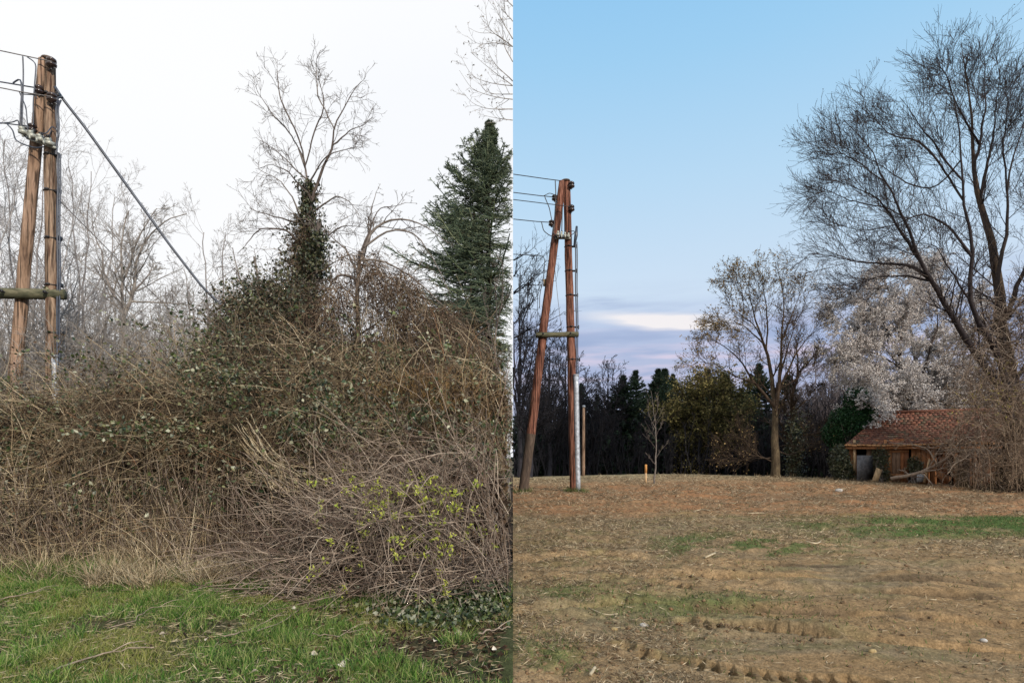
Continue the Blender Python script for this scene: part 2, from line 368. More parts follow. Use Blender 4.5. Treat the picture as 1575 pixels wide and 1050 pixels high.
def ground_mat(name, bump=.6, fine=60):
    m = bpy.data.materials.new(name); m.use_nodes = True; t = m.node_tree
    b = t.nodes['Principled BSDF']; b.inputs['Roughness'].default_value = .95; b.inputs['Specular IOR Level'].default_value = .1
    at = t.nodes.new('ShaderNodeVertexColor'); at.layer_name = 'tone'
    tcn = t.nodes.new('ShaderNodeTexCoord')
    n1 = t.nodes.new('ShaderNodeTexNoise'); n1.inputs['Scale'].default_value = fine; n1.inputs['Detail'].default_value = 6; n1.inputs['Roughness'].default_value = .7
    t.links.new(tcn.outputs['Object'], n1.inputs['Vector'])
    n2 = t.nodes.new('ShaderNodeTexNoise'); n2.inputs['Scale'].default_value = 11; n2.inputs['Detail'].default_value = 8; n2.inputs['Roughness'].default_value = .75
    t.links.new(tcn.outputs['Object'], n2.inputs['Vector'])
    mr = t.nodes.new('ShaderNodeMapRange'); mr.inputs[1].default_value = .3; mr.inputs[2].default_value = .7; mr.inputs[3].default_value = .55; mr.inputs[4].default_value = 1.4
    t.links.new(n1.outputs[0], mr.inputs[0])
    mr2 = t.nodes.new('ShaderNodeMapRange'); mr2.inputs[1].default_value = .3; mr2.inputs[2].default_value = .7; mr2.inputs[1].default_value = .36; mr2.inputs[2].default_value = .64; mr2.inputs[3].default_value = .6; mr2.inputs[4].default_value = 1.35
    t.links.new(n2.outputs[0], mr2.inputs[0])
    mm = t.nodes.new('ShaderNodeMath'); mm.operation = 'MULTIPLY'; t.links.new(mr.outputs[0], mm.inputs[0]); t.links.new(mr2.outputs[0], mm.inputs[1])
    mx = t.nodes.new('ShaderNodeMix'); mx.data_type = 'RGBA'; mx.blend_type = 'MULTIPLY'; mx.inputs[0].default_value = 1
    t.links.new(at.outputs[0], mx.inputs[6]); t.links.new(mm.outputs[0], mx.inputs[7]); t.links.new(mx.outputs[2], b.inputs['Base Color'])
    bp = t.nodes.new('ShaderNodeBump'); bp.inputs['Strength'].default_value = bump; bp.inputs['Distance'].default_value = .03
    t.links.new(n1.outputs[0], bp.inputs['Height']); t.links.new(bp.outputs[0], b.inputs['Normal'])
    return m
m_field = ground_mat('field_soil')
m_turf = ground_mat('turf_soil')

# ---------------------------------------------------------------- ground
def dist_at(py):             # distance of the ground seen at picture row py
    return 1.6 / ((py - HY) / F + .0232)
def W(px, py):               # ground point seen at (px, py)
    d = dist_at(py); return (px - CX) / F * d, d
def poly_dist(x, y, pts):
    """distance to a polyline on the ground and position along it"""
    best = np.full(x.shape, 1e9); s = np.zeros(x.shape); acc = 0; side_ = np.zeros(x.shape)
    for (a, b), (c, d) in zip(pts[:-1], pts[1:]):
        l = math.hypot(c - a, d - b); ux, uy = (c - a) / l, (d - b) / l
        t = np.clip((x - a) * ux + (y - b) * uy, 0, l)
        qx = x - a - ux * t; qy = y - b - uy * t; dd = np.hypot(qx, qy)
        k = dd < best; best = np.where(k, dd, best); s = np.where(k, acc + t, s); side_ = np.where(k, (ux * (y - b) - uy * (x - a)), side_); acc += l
    return best, s, side_
TRACKS = [[W(960, 1000), W(1010, 1012), W(1090, 1028), W(1200, 1043), W(1340, 1052)],
          [W(1060, 957), W(1120, 962), W(1190, 966), W(1270, 978)],
          [W(1040, 902), W(1110, 908), W(1180, 912)]]
LEDGES = [[W(1060, 885), W(1200, 888), W(1400, 896), W(1620, 902)], [W(1020, 930), W(1150, 938), W(1350, 948), W(1620, 962)], [W(1150, 868), W(1230, 871), W(1400, 874), W(1600, 878)],
          [W(1270, 906), W(1400, 914), W(1600, 926)],
          [W(1250, 972), W(1400, 990), W(1600, 1004)],
          [W(830, 860), W(930, 852), W(1010, 858)],
          [W(850, 935), W(960, 925), W(1050, 935)]]
def relief(x, y):
    z = (fbm(x * 1.1, y * 1.1, 3) - .5) * .12 + (fbm(x * 2.6 + 5, y * 3.4, 3) - .5) * .07 * (1 - .6 * sstep(.25, .5, x / np.maximum(y, .5)) * sstep(9, 7.5, y)) + (fbm(x * 6, y * 8, 4) - .5) * .085 * (1 - .65 * sstep(.25, .5, x / np.maximum(y, .5)) * sstep(9, 7.5, y))
    for i, tr in enumerate(TRACKS):
        dd, s, sd = poly_dist(x, y, tr)
        lug = .5 + .5 * np.sin(s * 2 * math.pi / .11 + sd * 9)
        w = sstep(.15, .09, dd) * (1 if i == 0 else sstep(.30, .45, fbm(s * 2.2 + i * 9, s * 0 + 3, 2)) * .6)
        z = z - w * (.012 + .075 * sstep(.40, .70, lug)) + .02 * sstep(.22, .15, dd) * sstep(.10, .14, dd)
    for i, tr in enumerate(LEDGES):
        dd, s, sd = poly_dist(x, y, tr)
        w = sstep(1.0, .1, dd); rag = (sd + .12 * (fbm(x * 1.7, y * 1.7 + i, 3) - .5)) / (1 + .13 * np.maximum(y - 4, 0))
        z = z + w * .045 * sstep(.3, .6, fbm(x * 1.3 + 11, y * 1.3, 2)) * np.where(rag > 0, sstep(.0, .03, rag), 0) - w * .10 * np.exp(-(rag / .06) ** 2) * sstep(.2, .42, fbm(x * 1.2 + 4, y * 1.2, 2)) + .02 * np.exp(-((rag + .09) / .05) ** 2)
    return z
def field_tone(x, y):
    n1 = fbm(x * .8 + 3, y * .8, 4); n2 = fbm(x * 2.5, y * 3.5 + 9, 4); n3 = fbm(x * .25, y * .9 + 4, 3)
    tan_ = np.array([.225, .155, .085]); dull = np.array([.185, .138, .082]); red = np.array([.235, .125, .062]); ochre = np.array([.218, .142, .072]); grn = np.array([.060, .095, .028]); olive = np.array([.15, .125, .058]); pale = np.array([.26, .215, .13]); dk = np.array([.10, .072, .045])
    def mixc(a, b, w): return a * (1 - w[..., None]) + b * w[..., None]
    c = np.broadcast_to(tan_, x.shape + (3,)).copy()
    c = mixc(c, dull, sstep(.4, .65, n1))
    c = mixc(c, olive, sstep(.50, .66, n2) * .6 * sstep(9, 5, x / np.maximum(y, 1) * 9))
    u = x / y
    redband = sstep(12.6, 14.5, y + 1.5 * n1) * sstep(26.5, 23, y)
    c = mixc(c, red, redband * (.55 + .45 * sstep(.4, .6, n2)))
    c = mixc(c, dk, sstep(15.2, 15.8, y) * sstep(18.3, 17, y) * sstep(.35, .5, u) * .5)
    c = mixc(c, pale, sstep(21, 24, y) * .6)
    g = sstep(9.4, 10.2, y) * sstep(13.2, 12.2, y) * sstep(.25, .75, u + .3 * (n2 - .5)) * (.35 + .65 * sstep(.35, .55, fbm(x * .9, y * 2.0 + 30, 3)))
    g = np.maximum(g, sstep(7.8, 8.6, y) * sstep(10.5, 9.5, y) * sstep(.2, .32, u) * sstep(.62, .45, u) * sstep(.42, .55, n2) * .8)
    g = np.maximum(g, sstep(.16, .04, u) * sstep(5.3, 4.3, y) * sstep(.35, .5, n1 + .1) * .8)
    g = np.maximum(g, np.exp(-((x - 1.7) / 1.0) ** 2 - ((y - 5.7) / .45) ** 2) * .7)
    g = np.maximum(g, np.exp(-((x - .6) / .5) ** 2 - ((y - 6.3) / .4) ** 2) * .6)
    c = mixc(c, grn, g)
    oc = sstep(.2, .5, u) * sstep(9.3, 8.2, y) * sstep(.42, .60, fbm(x * .5 + 60, y * 2.6, 4)) * .9
    c = mixc(c, ochre, oc)
    for tr in LEDGES[:5]:  # shade of the ledge faces painted dark into the soil tone
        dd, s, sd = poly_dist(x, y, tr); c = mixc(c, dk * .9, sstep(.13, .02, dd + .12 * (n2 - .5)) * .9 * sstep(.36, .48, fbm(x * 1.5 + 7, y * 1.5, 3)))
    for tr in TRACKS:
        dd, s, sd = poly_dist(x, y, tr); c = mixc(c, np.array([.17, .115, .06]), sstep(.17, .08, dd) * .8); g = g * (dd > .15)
    return c * 1.22, g
def turf_tone(x, y):
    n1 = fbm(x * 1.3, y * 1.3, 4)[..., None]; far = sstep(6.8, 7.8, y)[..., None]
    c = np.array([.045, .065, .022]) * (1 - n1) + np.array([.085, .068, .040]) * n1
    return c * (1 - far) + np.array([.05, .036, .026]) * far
def sheet(name, u0, u1, ys, nu, zf, tone, material, label, kind='structure'):
    u = np.linspace(u0, u1, nu); U, Y = np.meshgrid(u, ys); X = U * Y
    Z = zf(X, Y); v = np.stack([X, Y, Z], -1)
    ny = len(ys); i = np.arange(ny - 1)[:, None] * nu + np.arange(nu - 1)[None]
    q = np.stack([i, i + 1, i + nu + 1, i + nu], -1)
    b = MB().add(v, q); o = b.build(name, material, smooth=True)
    c = tone(X, Y).reshape(-1, 3)
    at = o.data.color_attributes.new('tone', 'FLOAT_COLOR', 'POINT')
    at.data.foreach_set('color', np.concatenate([c, np.ones((len(c), 1))], 1).astype(np.float32).ravel())
    tag(o, label, None, None, kind); return o
ys_r = np.concatenate([np.geomspace(2.2, 30, 620), np.geomspace(30.6, 90, 40)])
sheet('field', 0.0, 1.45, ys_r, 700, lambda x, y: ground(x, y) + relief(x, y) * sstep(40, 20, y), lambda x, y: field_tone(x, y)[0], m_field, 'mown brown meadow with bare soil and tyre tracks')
ys_l = np.geomspace(2.2, 90, 260)
sheet('lawn', -2.0, 0.0, ys_l, 340, lambda x, y: ground(x, y) + (fbm(x * 2, y * 2, 4) - .5) * .08, turf_tone, m_turf, 'green grass verge before the thicket')
gx = np.concatenate([np.linspace(-400, -60, 12), np.linspace(-50, 50, 41), np.linspace(60, 400, 12)])
gy = np.concatenate([np.linspace(-60, 60, 61), np.linspace(70, 900, 14)])
GX, GY = np.meshgrid(gx, gy); GZ = ground(GX, GY) - .22
i = np.arange(len(gy) - 1)[:, None] * len(gx) + np.arange(len(gx) - 1)[None]
o = MB().add(np.stack([GX, GY, GZ], -1), np.stack([i, i + 1, i + len(gx) + 1, i + len(gx)], -1)).build('terrain', m_field, smooth=True)
at = o.data.color_attributes.new('tone', 'FLOAT_COLOR', 'POINT')
at.data.foreach_set('color', np.tile(np.array([.10, .08, .05, 1], np.float32), len(o.data.vertices)))
tag(o, 'wide ground running on beyond the meadow and thicket', None, None, 'structure')

def zl(x, y): return ground(x, y) + (fbm(x * 2, y * 2, 4) - .5) * .08
def zr(x, y): return ground(x, y) + relief(x, y) * sstep(40, 20, y)

# ---------------------------------------------------------------- ground cover (stuff)
def blades(mb, x, y, z, h, w, rng, lean=.5, m=0):
    n = len(x); a = rng.uniform(0, 2 * math.pi, n); ld = rng.uniform(0, 2 * math.pi, n); k = lean * rng.uniform(.2, 1.3, n)
    ux, uy = np.cos(a) * w / 2, np.sin(a) * w / 2
    def pt(s, f, kk):
        return np.stack([x + s * ux * f + np.cos(ld) * k * h * kk, y + s * uy * f + np.sin(ld) * k * h * kk, z + h * (1 - .3 * k * kk) * kk ** .9], -1)
    v = np.stack([pt(-1, 1, 0), pt(1, 1, 0), pt(1, .8, .5), pt(-1, .8, .5), pt(0, 0, 1)], 1).reshape(-1, 3)
    i = np.arange(n)[:, None] * 5
    mb.add(v, i + np.array([[0, 1, 2, 3]]), i + np.array([[3, 2, 4]]), m)
rng = np.random.default_rng(11)
n = 185000
y = 3.3 + 5.6 * rng.random(n) ** .85; x = -rng.random(n) * (y * 1.25)
den = fbm(x * 1.6, y * 1.6, 4)
edge = 7.35 + 2.4 * (fbm(x * 1.6 + 8, x * 0 + 3, 3) - .5)                      # grass thins under the thicket
edge = edge - .9 * sstep(-1.9, -.6, x) + 1.3 * np.exp(-((x / y * F + 389) / 40) ** 2)
litz = sstep(-1.6, -.4, x) * sstep(3.2, 4.4, y)                             # leaf litter corner
ok = (rng.random(n) < sstep(.30, .50, den) * (1 - .75 * litz)) & (y < edge + rng.normal(0, .12, n)) & (x < -.006)
x, y, den = x[ok], y[ok], den[ok]
h = .035 + .06 * sstep(.4, .75, den) * rng.random(len(x)) + .02 * rng.random(len(x))
h *= np.where(fbm(x * 4 + 31, y * 4, 2) > .62, 1.8, 1.0)
mb = MB(); yel = fbm(x * 1.9 + 77, y * 2.2, 4) + rng.normal(0, .06, len(x)) > .54
blades(mb, x[~yel], y[~yel], zl(x[~yel], y[~yel]) - .005, h[~yel], .0048, rng, .9); blades(mb, x[yel], y[yel], zl(x[yel], y[yel]) - .005, h[yel] * .9, .0045, rng, 1.0, 1)
# tussocks
for k in range(70):
    ty = rng.uniform(3.6, 7.4); tx = -rng.uniform(.05, .95) * ty; m_ = rng.integers(60, 160)
    if tx > -1.2 and ty > 4.6: continue
    xx = tx + rng.normal(0, .06, m_); yy = ty + rng.normal(0, .06, m_); kk = xx < -.03
    blades(mb, xx[kk], yy[kk], zl(xx[kk], yy[kk]), rng.uniform(.07, .17, kk.sum()), .006, rng, .8)
m_grassyel = mat('grass_dry', [(.09, .13, .02), (.20, .24, .045), (.34, .34, .10), (.46, .42, .20), (.14, .20, .03)], rough=.55, trans=.35, dark=.7)
tag(mb.build('grass', [m_grass, m_grassyel]), 'short green grass in front of the thicket', 'grass', None, 'stuff')
# dry litter in the grass
n = 9000; y = 3.3 + 4.6 * rng.random(n); x = -rng.random(n) * y; ok = x < -.1; x, y = x[ok], y[ok]; n = len(x)
mb = MB(); p = np.stack([x, y, zl(x, y) + rng.uniform(.01, .05, n)], -1); d = rng.normal(0, 1, (n, 3)); d[:, 2] *= .15
mb.leaves(p, .10, .005, rng, 0, nrm(d) * 3, .2)
n = 2600; y = rng.uniform(3.5, 7.2, n); x = -np.abs(rng.normal(0, .22, n)) * y; ok = x < -.08; x, y = x[ok], y[ok]; n = len(x)
p = np.stack([x, y, zl(x, y) + rng.uniform(.005, .04, n)], -1); d = rng.normal(0, 1, (n, 3)); d[:, 2] *= .2
mb.leaves(p, .055, .035, rng, 1, nrm(d) * 2, .3)
tag(mb.build('leaf_litter', [m_straw, m_deadleaf]), 'dry stalks and brown leaf litter strewn over the grass', 'leaf litter', None, 'stuff')

# right field litter
n = 260000; y = 3.2 + 23 * rng.random(n) ** 1.9; x = rng.random(n) * y * 1.0; ok = (x > .03)
x, y = x[ok], y[ok]
den = fbm(x * 1.7 + 40, y * 2.4, 4); u = x / y
bare = sstep(.18, .42, u + .25 * (fbm(x * .9 + 13, y * 1.4, 3) - .5)) * sstep(9.0, 7.5, y) * .93
ok = rng.random(len(x)) < np.clip(sstep(.40, .60, den) * (1 - bare) * .8 + .03, 0, 1)
for tr in TRACKS + LEDGES[:5]: ok &= (poly_dist(x, y, tr)[0] > .13) | (rng.random(len(x)) < .12)
x, y = x[ok], y[ok]; _, g = field_tone(x, y); n = len(x)
z = zr(x, y) + rng.uniform(.0, .018, n)
d = rng.normal(0, 1, (n, 3)); d[:, 2] = np.abs(d[:, 2]) * .28; d = nrm(d)
isg = rng.random(n) < np.clip(g + .08, 0, 1)
p = np.stack([x, y, z], -1); mb = MB(); sc_ = (1 + .17 * y)[:, None]
def litter(mb, p, d, s, L0, W0, m):
    mb.leaves(p, L0 * s, W0 * s, rng, m, d * 4, .4)
litter(mb, p[~isg], d[~isg], sc_[~isg], .040, .0030, 0)
tag(mb.build('straw_litter', m_litter), 'mown straw and dead stalks scattered over the field', 'straw', None, 'stuff')
# crumbled soil
m_clod = mat('clod', [(.10, .065, .038), (.20, .135, .075), (.28, .19, .11), (.15, .10, .06), (.24, .14, .07)], nscale=30)
n = 17000; y = 3.3 + 15 * rng.random(n) ** 1.7; x = .03 + rng.random(n) * y * .98; ok = rng.random(n) < (sstep(.38, .6, fbm(x * 1.5 + 88, y * 2.6, 4)) + .06) * (1 - .7 * sstep(.3, .5, x / y) * sstep(9, 7.5, y))
x, y = x[ok], y[ok]; n = len(x); c0 = np.stack([x, y, zr(x, y)], -1); sz = (.006 + .016 * rng.random(n) ** 2.5) * (1 + .06 * y)
o6 = np.array([[1, 0, 0], [0, 1, 0], [-1, 0, 0], [0, -1, 0], [0, 0, .7], [0, 0, -.7]], float); v = c0[:, None] + o6[None] * sz[:, None, None] * rng.uniform(.55, 1.35, (n, 6, 1)) + rng.normal(0, .18, (n, 6, 3)) * sz[:, None, None]
f_ = np.array([[0, 1, 4], [1, 2, 4], [2, 3, 4], [3, 0, 4], [1, 0, 5], [2, 1, 5], [3, 2, 5], [0, 3, 5]]); mb = MB(); mb.add(v.reshape(-1, 3), None, (np.arange(n)[:, None, None] * 6 + f_[None]).reshape(-1, 3))
tag(mb.build('soil_clods', m_clod), 'crumbled soil clods strewn over the mown field', 'clods', None, 'stuff')
n = 70000; y = 3.2 + 12 * rng.random(n) ** 1.3; x = .03 + rng.random(n) * y * 1.0; _, g = field_tone(x, y); ok = rng.random(n) < g * .95 + .04
x, y = x[ok], y[ok]; mb = MB(); blades(mb, x, y, zr(x, y), rng.uniform(.015, .05, len(x)) * (1 + .03 * y), .005 * (1 + .1 * y), rng, 1.0)
for px in (803, 884, 889):      # weeds left standing round the pole feet
    m_ = 260; d_ = 18.9; a = rng.uniform(0, 6.28, m_); r_ = .16 + np.abs(rng.normal(0, .12, m_)); xx = (px - CX) / F * d_ + r_ * np.cos(a); yy = d_ + r_ * np.sin(a); kk = xx > .02
    blades(mb, xx[kk], yy[kk], zr(xx[kk], yy[kk]) - .01, rng.uniform(.05, .26, kk.sum()), .014, rng, .8)
tag(mb.build('meadow_grass', m_litgreen), 'low patches of green grass growing through the mown field', 'grass', None, 'stuff')

# ---------------------------------------------------------------- thicket
rng = np.random.default_rng(23)
TOPX = [-200, 0, 60, 120, 200, 270, 320, 360, 420, 500, 560, 620, 680, 730, 789]
TOPY = [600, 612, 592, 600, 574, 572, 562, 548, 536, 545, 550, 550, 556, 566, 572]
def htop(x, y):
    px = CX + x / y * F; return 1.6 + (HY - np.interp(px, TOPX, TOPY)) / F * y
# bramble canes rooted in a deep belt, arching over
n = 2600
y = rng.uniform(7.5, 11.2, n); x = -rng.random(n) * y * .95 - .02
root = np.stack([x, y, zl(x, y)], -1); H = htop(x, y) - root[:, 2]
k = 13; az_ = rng.uniform(0, 2 * math.pi, n); out_ = np.stack([np.cos(az_), np.sin(az_) - .45, np.zeros(n)], -1)
tt = np.linspace(0, 1, k)[None, :, None]; hh = (H * rng.uniform(.35, 1.0, n) * (.72 + .56 * fbm(x * 1.6 + 3, y * .6, 3)))[:, None, None]; rch = rng.uniform(.3, 1.5, n)[:, None, None]
PP = root[:, None, :] + out_[:, None, :] * rch * tt ** 1.6 + np.array([0, 0, 1.0]) * hh * (np.sin(tt * math.pi * rng.uniform(.45, .85, n)[:, None, None]))
nw = rng.normal(0, .05, (n, k, 3)); nw[:, 0] = 0; PP = PP + nw
RR = np.linspace(1, .45, k)[None] * rng.uniform(.003, .0065, n)[:, None]
PP, RR = clipx(PP, RR, -1); front = (PP[:, :, 1].min(1) > 6.4) & ((fbm(PP[:, 6, 0] * .9 + 20, PP[:, 6, 2] * 1.3 + PP[:, 6, 1] * .4, 3) < rng.uniform(.46, .66, len(PP))) | (PP[:, 6, 1] > 9.2)); PP, RR = PP[front], RR[front]
mb = MB(); mb.tube(PP, RR, 3, 0)
A, AR = grow(PP, RR, 7, .33, 60, -.06, .22, 6, rng, tmin=.08, rr=.7, rmin=.0028, fixlen=.85); A, AR = clipx(A, AR, -1); mb.tube(A, AR, 3, 0)
sel = rng.random(len(A)) < .8
B, BR = grow(A[sel], AR[sel], 2, .5, 60, -.05, .25, 4, rng, rr=.8, rmin=.0018, fixlen=.30); B, BR = clipx(B, BR, -1); mb.tube(B, BR, 3, 0)
pos, dr = along(A, 2, rng); nzp = fbm(pos[:, 0] * 1.3 + 5, pos[:, 2] * 1.8 + pos[:, 1], 3)
dead = rng.random(len(pos)) < .55
mb.leaves(*(lambda p: (p, .05, .032))(keep(pos[dead], -1)[0]), rng, 1)
# pale stouter canes thrown over the face of the thicket in every direction
n = 3000; y = rng.uniform(6.9, 8.3, n); x = -rng.random(n) * y * .93 - .05; fr_ = rng.random(n) ** 1.2; z = zl(x, y) + .1 + (htop(x, y) - .3) * fr_; y = y + .9 * fr_
a = rng.uniform(0, 6.28, n); dv = nrm(np.stack([np.cos(a), rng.normal(-.15, .25, n), np.sin(a) * .9], -1)); k = 9; p = np.stack([x, y, z], -1); PQ = [p]
for i_ in range(k - 1): dv = nrm(dv + rng.normal(0, .10, dv.shape) + [0, 0, -.10]); p = p + dv * rng.uniform(.06, .19, (n, 1)); PQ.append(p)
PQ = np.stack(PQ, 1); ok = (PQ[:, :, 2].min(1) > .2) & (fbm(PQ[:, 4, 0] * 1.1 + 90, PQ[:, 4, 2] * 1.6, 3) < rng.uniform(.42, .62, len(PQ))); PQ = PQ[ok]; CR_ = np.linspace(1, .5, k)[None] * rng.uniform(.003, .0065, (len(PQ), 1)); PQ, CR_ = clipx(PQ, CR_, -1); mb.tube(PQ, CR_, 4, 3)
A2, AR2 = clipx(*grow(PQ, CR_, 4, .4, 50, -.05, .2, 5, rng, rr=.7, rmin=.0026, fixlen=.5), -1); mb.tube(A2, AR2, 3, 3)
# interior: dead leaves caught low among the stems
n = 42000; y = rng.uniform(8.0, 11.3, n); x = -rng.random(n) * y * .97 - .12; z = zl(x, y) + rng.random(n) * (htop(x, y) - zl(x, y)) * .9
mb.leaves(np.stack([x, y, z], -1), .09, .05, rng, 1)
pos = np.concatenate([along(A, 3, rng)[0]]); px = CX + pos[:, 0] / pos[:, 1] * F; py = HY - (pos[:, 2] - 1.6) / pos[:, 1] * F
gmask = fbm(pos[:, 0] * 1.5 + 50, pos[:, 2] * 2 + 10, 3)
w = sstep(.46, .60, gmask) * sstep(860, 660, py) * 1.3 + .04 + .25 * sstep(400, 480, px) * sstep(700, 600, py)
pg = pos[rng.random(len(pos)) < w * .6]; pg = keep(pg, -1)[0]
cl = (pg[:, None, :] + rng.normal(0, .05, (len(pg), 3, 3)) + [0, -.06, .02]).reshape(-1, 3); cl = keep(cl, -1)[0]
mb.leaves(cl, .062, .044, rng, 2)
thk = mb.build('bramble_thicket', [m_cane, m_deadleaf, m_bramleaf, m_palestem], smooth=True)
tag(thk, 'dense brown bramble tangle with scattered dark green leaves', 'brambles', None, 'stuff')

# upright dead stalks and matted dry grass along the foot of the thicket
mb = MB(); n = 16000; y = rng.uniform(6.9, 8.2, n); x = -rng.random(n) * y * .95 - .05
dens = sstep(.44, .62, fbm(x * 1.8 + 70, y, 3)) * (.35 + .65 * sstep(-1.9, -3.2, x)); pxx = CX + x / y * F; dens = dens * (.22 + 1.1 * np.exp(-((pxx - 270) / 85) ** 2)); ok = rng.random(n) < dens; x, y = x[ok], y[ok]; n = len(x)
blades(mb, x, y, zl(x, y), rng.uniform(.15, .6, n) + .9 * rng.random(n) * np.exp(-((CX + x / y * F - 290) / 60) ** 2), .009, rng, .7)
n = 1300; y = rng.uniform(7.0, 8.0, n); x = -rng.random(n) * y * .9 - .4; k = 6
root = np.stack([x, y, zl(x, y)], -1); dv = nrm(np.stack([rng.normal(0, .28, n), rng.normal(-.1, .2, n), np.ones(n)], -1)); ln = rng.uniform(.5, 1.5, n)
PP = root[:, None] + dv[:, None] * np.linspace(0, 1, k)[None, :, None] * ln[:, None, None] + rng.normal(0, .012, (n, k, 3)); PP, RR = clipx(PP, np.full((n, k), .0035), -1)
mb.tube(PP, RR, 3, 1)
tag(mb.build('dry_stalks', [m_straw, m_palecane]), 'upright pale dead stalks along the foot of the brambles', 'dead stalks', None, 'stuff')
mb = MB()
for k in range(60):
    ty = rng.uniform(6.7, 7.7); tx = -rng.uniform(.28, .98) * ty; m_ = rng.integers(60, 200); xx = tx + rng.normal(0, .13, m_); yy = ty + rng.normal(0, .10, m_); blades(mb, xx, yy, zl(xx, yy), rng.uniform(.10, .38, m_), .006, rng, 1.1, 0 if rng.random() < .55 else 1)
tag(mb.build('edge_grass', [m_grass, m_straw]), 'green and straw coloured grass knitted together where lawn meets brambles', 'grass', None, 'stuff')
# dry grass tufts leaning out of the thicket
tufts = [(318, 866, 1.05, .30), (255, 880, .8, .26), (352, 842, .8, .22), (150, 905, .5, .25), (210, 912, .42, .2), (60, 880, .6, .25), (300, 905, .45, .2)]
tl = ['tallest pale tuft of dry grass beside the green grass tongue', 'pale dry grass tuft left of the tallest tuft', 'dry grass tuft at the right end of the straw row, by the dark brambles', 'low dry tuft spilling onto grass below the grey pole pipe', 'small matted dry tuft nearest the lying pale stick', 'dry tuft at the foot of the leaning pole, leftmost of the row', 'low golden dry tuft in front of the tallest tuft']
for (px, py, hh, rad), lb in zip(tufts, tl):
    x0, y0 = W(px, py); y0 += .2; n = 420; a = rng.uniform(0, 6.28, n); rr = rad * np.sqrt(rng.random(n)); xx = x0 + rr * np.cos(a); yy = y0 + rr * np.sin(a)
    mb = MB(); blades(mb, xx, yy, zl(xx, yy), hh * rng.uniform(.3, 1, n), .008, rng, 1.15)
    o = mb.build('dry_grass_tuft', m_straw); tag(o, lb, 'dry grass', 'dry grass tufts along the thicket')

# ---------------------------------------------------------------- tree kit
def tree(name, base, label, cat, limbs, d, levels, rng, bark, twig=None, sign=1, foliage=None, group=None, sides=8, trunk_sides=10, ntrunk=1, dd=0.0, leafname='foliage'):
    """limbs: list of (pixel polyline, r0, r1); the first ntrunk are the trunk. levels: kwargs for grow()"""
    root = thing(name, base, label, cat, group)
    ls = []
    for i, (pl, r0, r1) in enumerate(limbs):
        l_ = limb(pl, d, r0, r1, 18, rng, dd if i == 0 else rng.uniform(-1, 1) * dd, .006 if i < ntrunk else .010)
        if ls: l_ = snap(l_, ls)
        ls.append(l_)
    tb = MB()
    for pp, rr in ls[:ntrunk]:
        q, r = clipseg(pp, rr, sign)
        if len(q) > 1: tb.tube(q, r, trunk_sides)
    if tb.n: tb.build('trunk', bark, root, smooth=True)
    cb = MB()
    for pp, rr in ls[ntrunk:]:
        q, r = clipseg(pp, rr, sign)
        if len(q) > 1: cb.tube(q, r, sides)
    PP = np.stack([l[0] for l in ls]); RR = np.stack([l[1] for l in ls]); allp = []
    cur, cr_ = PP, RR
    for lv in levels:
        lv = dict(lv); src = lv.pop('all', False)
        if src: cur, cr_ = PP, RR
        cur, cr_ = grow(cur, cr_, rng=rng, **lv)
        a, b = clipx(cur, cr_, sign)
        if len(a): cb.tube(a, b, 4 if len(a) < 1500 else 3)
        cur, cr_ = a, b; allp.append(a)
    cb.build('crown', twig or bark, root, smooth=True)
    if foliage:
        fb = MB(); foliage(fb, allp, rng); 
        if fb.n: fb.build(leafname, foliage.mats, root)
    return root, ls, allp
def snap(l_, ls):            # a limb springs from the wood it grows out of
    pp, rr = l_; A_ = []; B_ = []
    for p_, r_ in ls:
        t = np.linspace(0, len(p_) - 1, 80); i0 = np.minimum(t.astype(int), len(p_) - 2); f = (t - i0)[:, None]
        A_.append(p_[i0] * (1 - f) + p_[i0 + 1] * f); B_.append(np.interp(t, np.arange(len(r_)), r_))
    A_ = np.concatenate(A_); B_ = np.concatenate(B_); dd_ = np.linalg.norm((A_ - pp[0]) * [1, .5, 1], axis=1); j = dd_.argmin()
    if dd_[j] < 1.2:
        w = (1 - np.linspace(0, 1, len(pp))) ** 2; pp = pp + (A_[j] - pp[0]) * w[:, None]; rr = np.minimum(rr, B_[j] * .85 + 0 * rr)
    return pp, rr
def clipseg(pp, rr, sign):
    ok = pp[:, 0] * sign > .01
    if ok.all(): return pp, rr
    idx = np.where(ok)[0]
    if len(idx) == 0: return pp[:0], rr[:0]
    j = idx[0]; e = j
    while e + 1 < len(pp) and ok[e + 1]: e += 1
    return pp[j:e + 1], rr[j:e + 1]
def fol(mats, fn):
    fn.mats = mats; return fn

# ---------------------------------------------------------------- LEFT: background bare trees
rng = np.random.default_rng(31)
def gbase(px, d): x = (px - CX) / F * d; return (x, d, float(ground(x, d)))
def gpy(px, d): return HY - (gbase(px, d)[2] - 1.6) / d * F
BL = lambda nc1=13, nc2=8, nc3=5, f=1.0, rm=.004: [dict(nc=nc1, ratio=.48 * f, ang=42, trop=.05, wig=.11, k=8, tmin=.12, rr=.5, rmin=rm * 1.5),
        dict(nc=nc2, ratio=.52, ang=42, trop=.04, wig=.14, k=6, tmin=.15, rr=.6, rmin=rm * 1.1),
        dict(nc=nc3, ratio=.5, ang=42, trop=.03, wig=.16, k=4, tmin=.2, rr=.7, rmin=rm)]
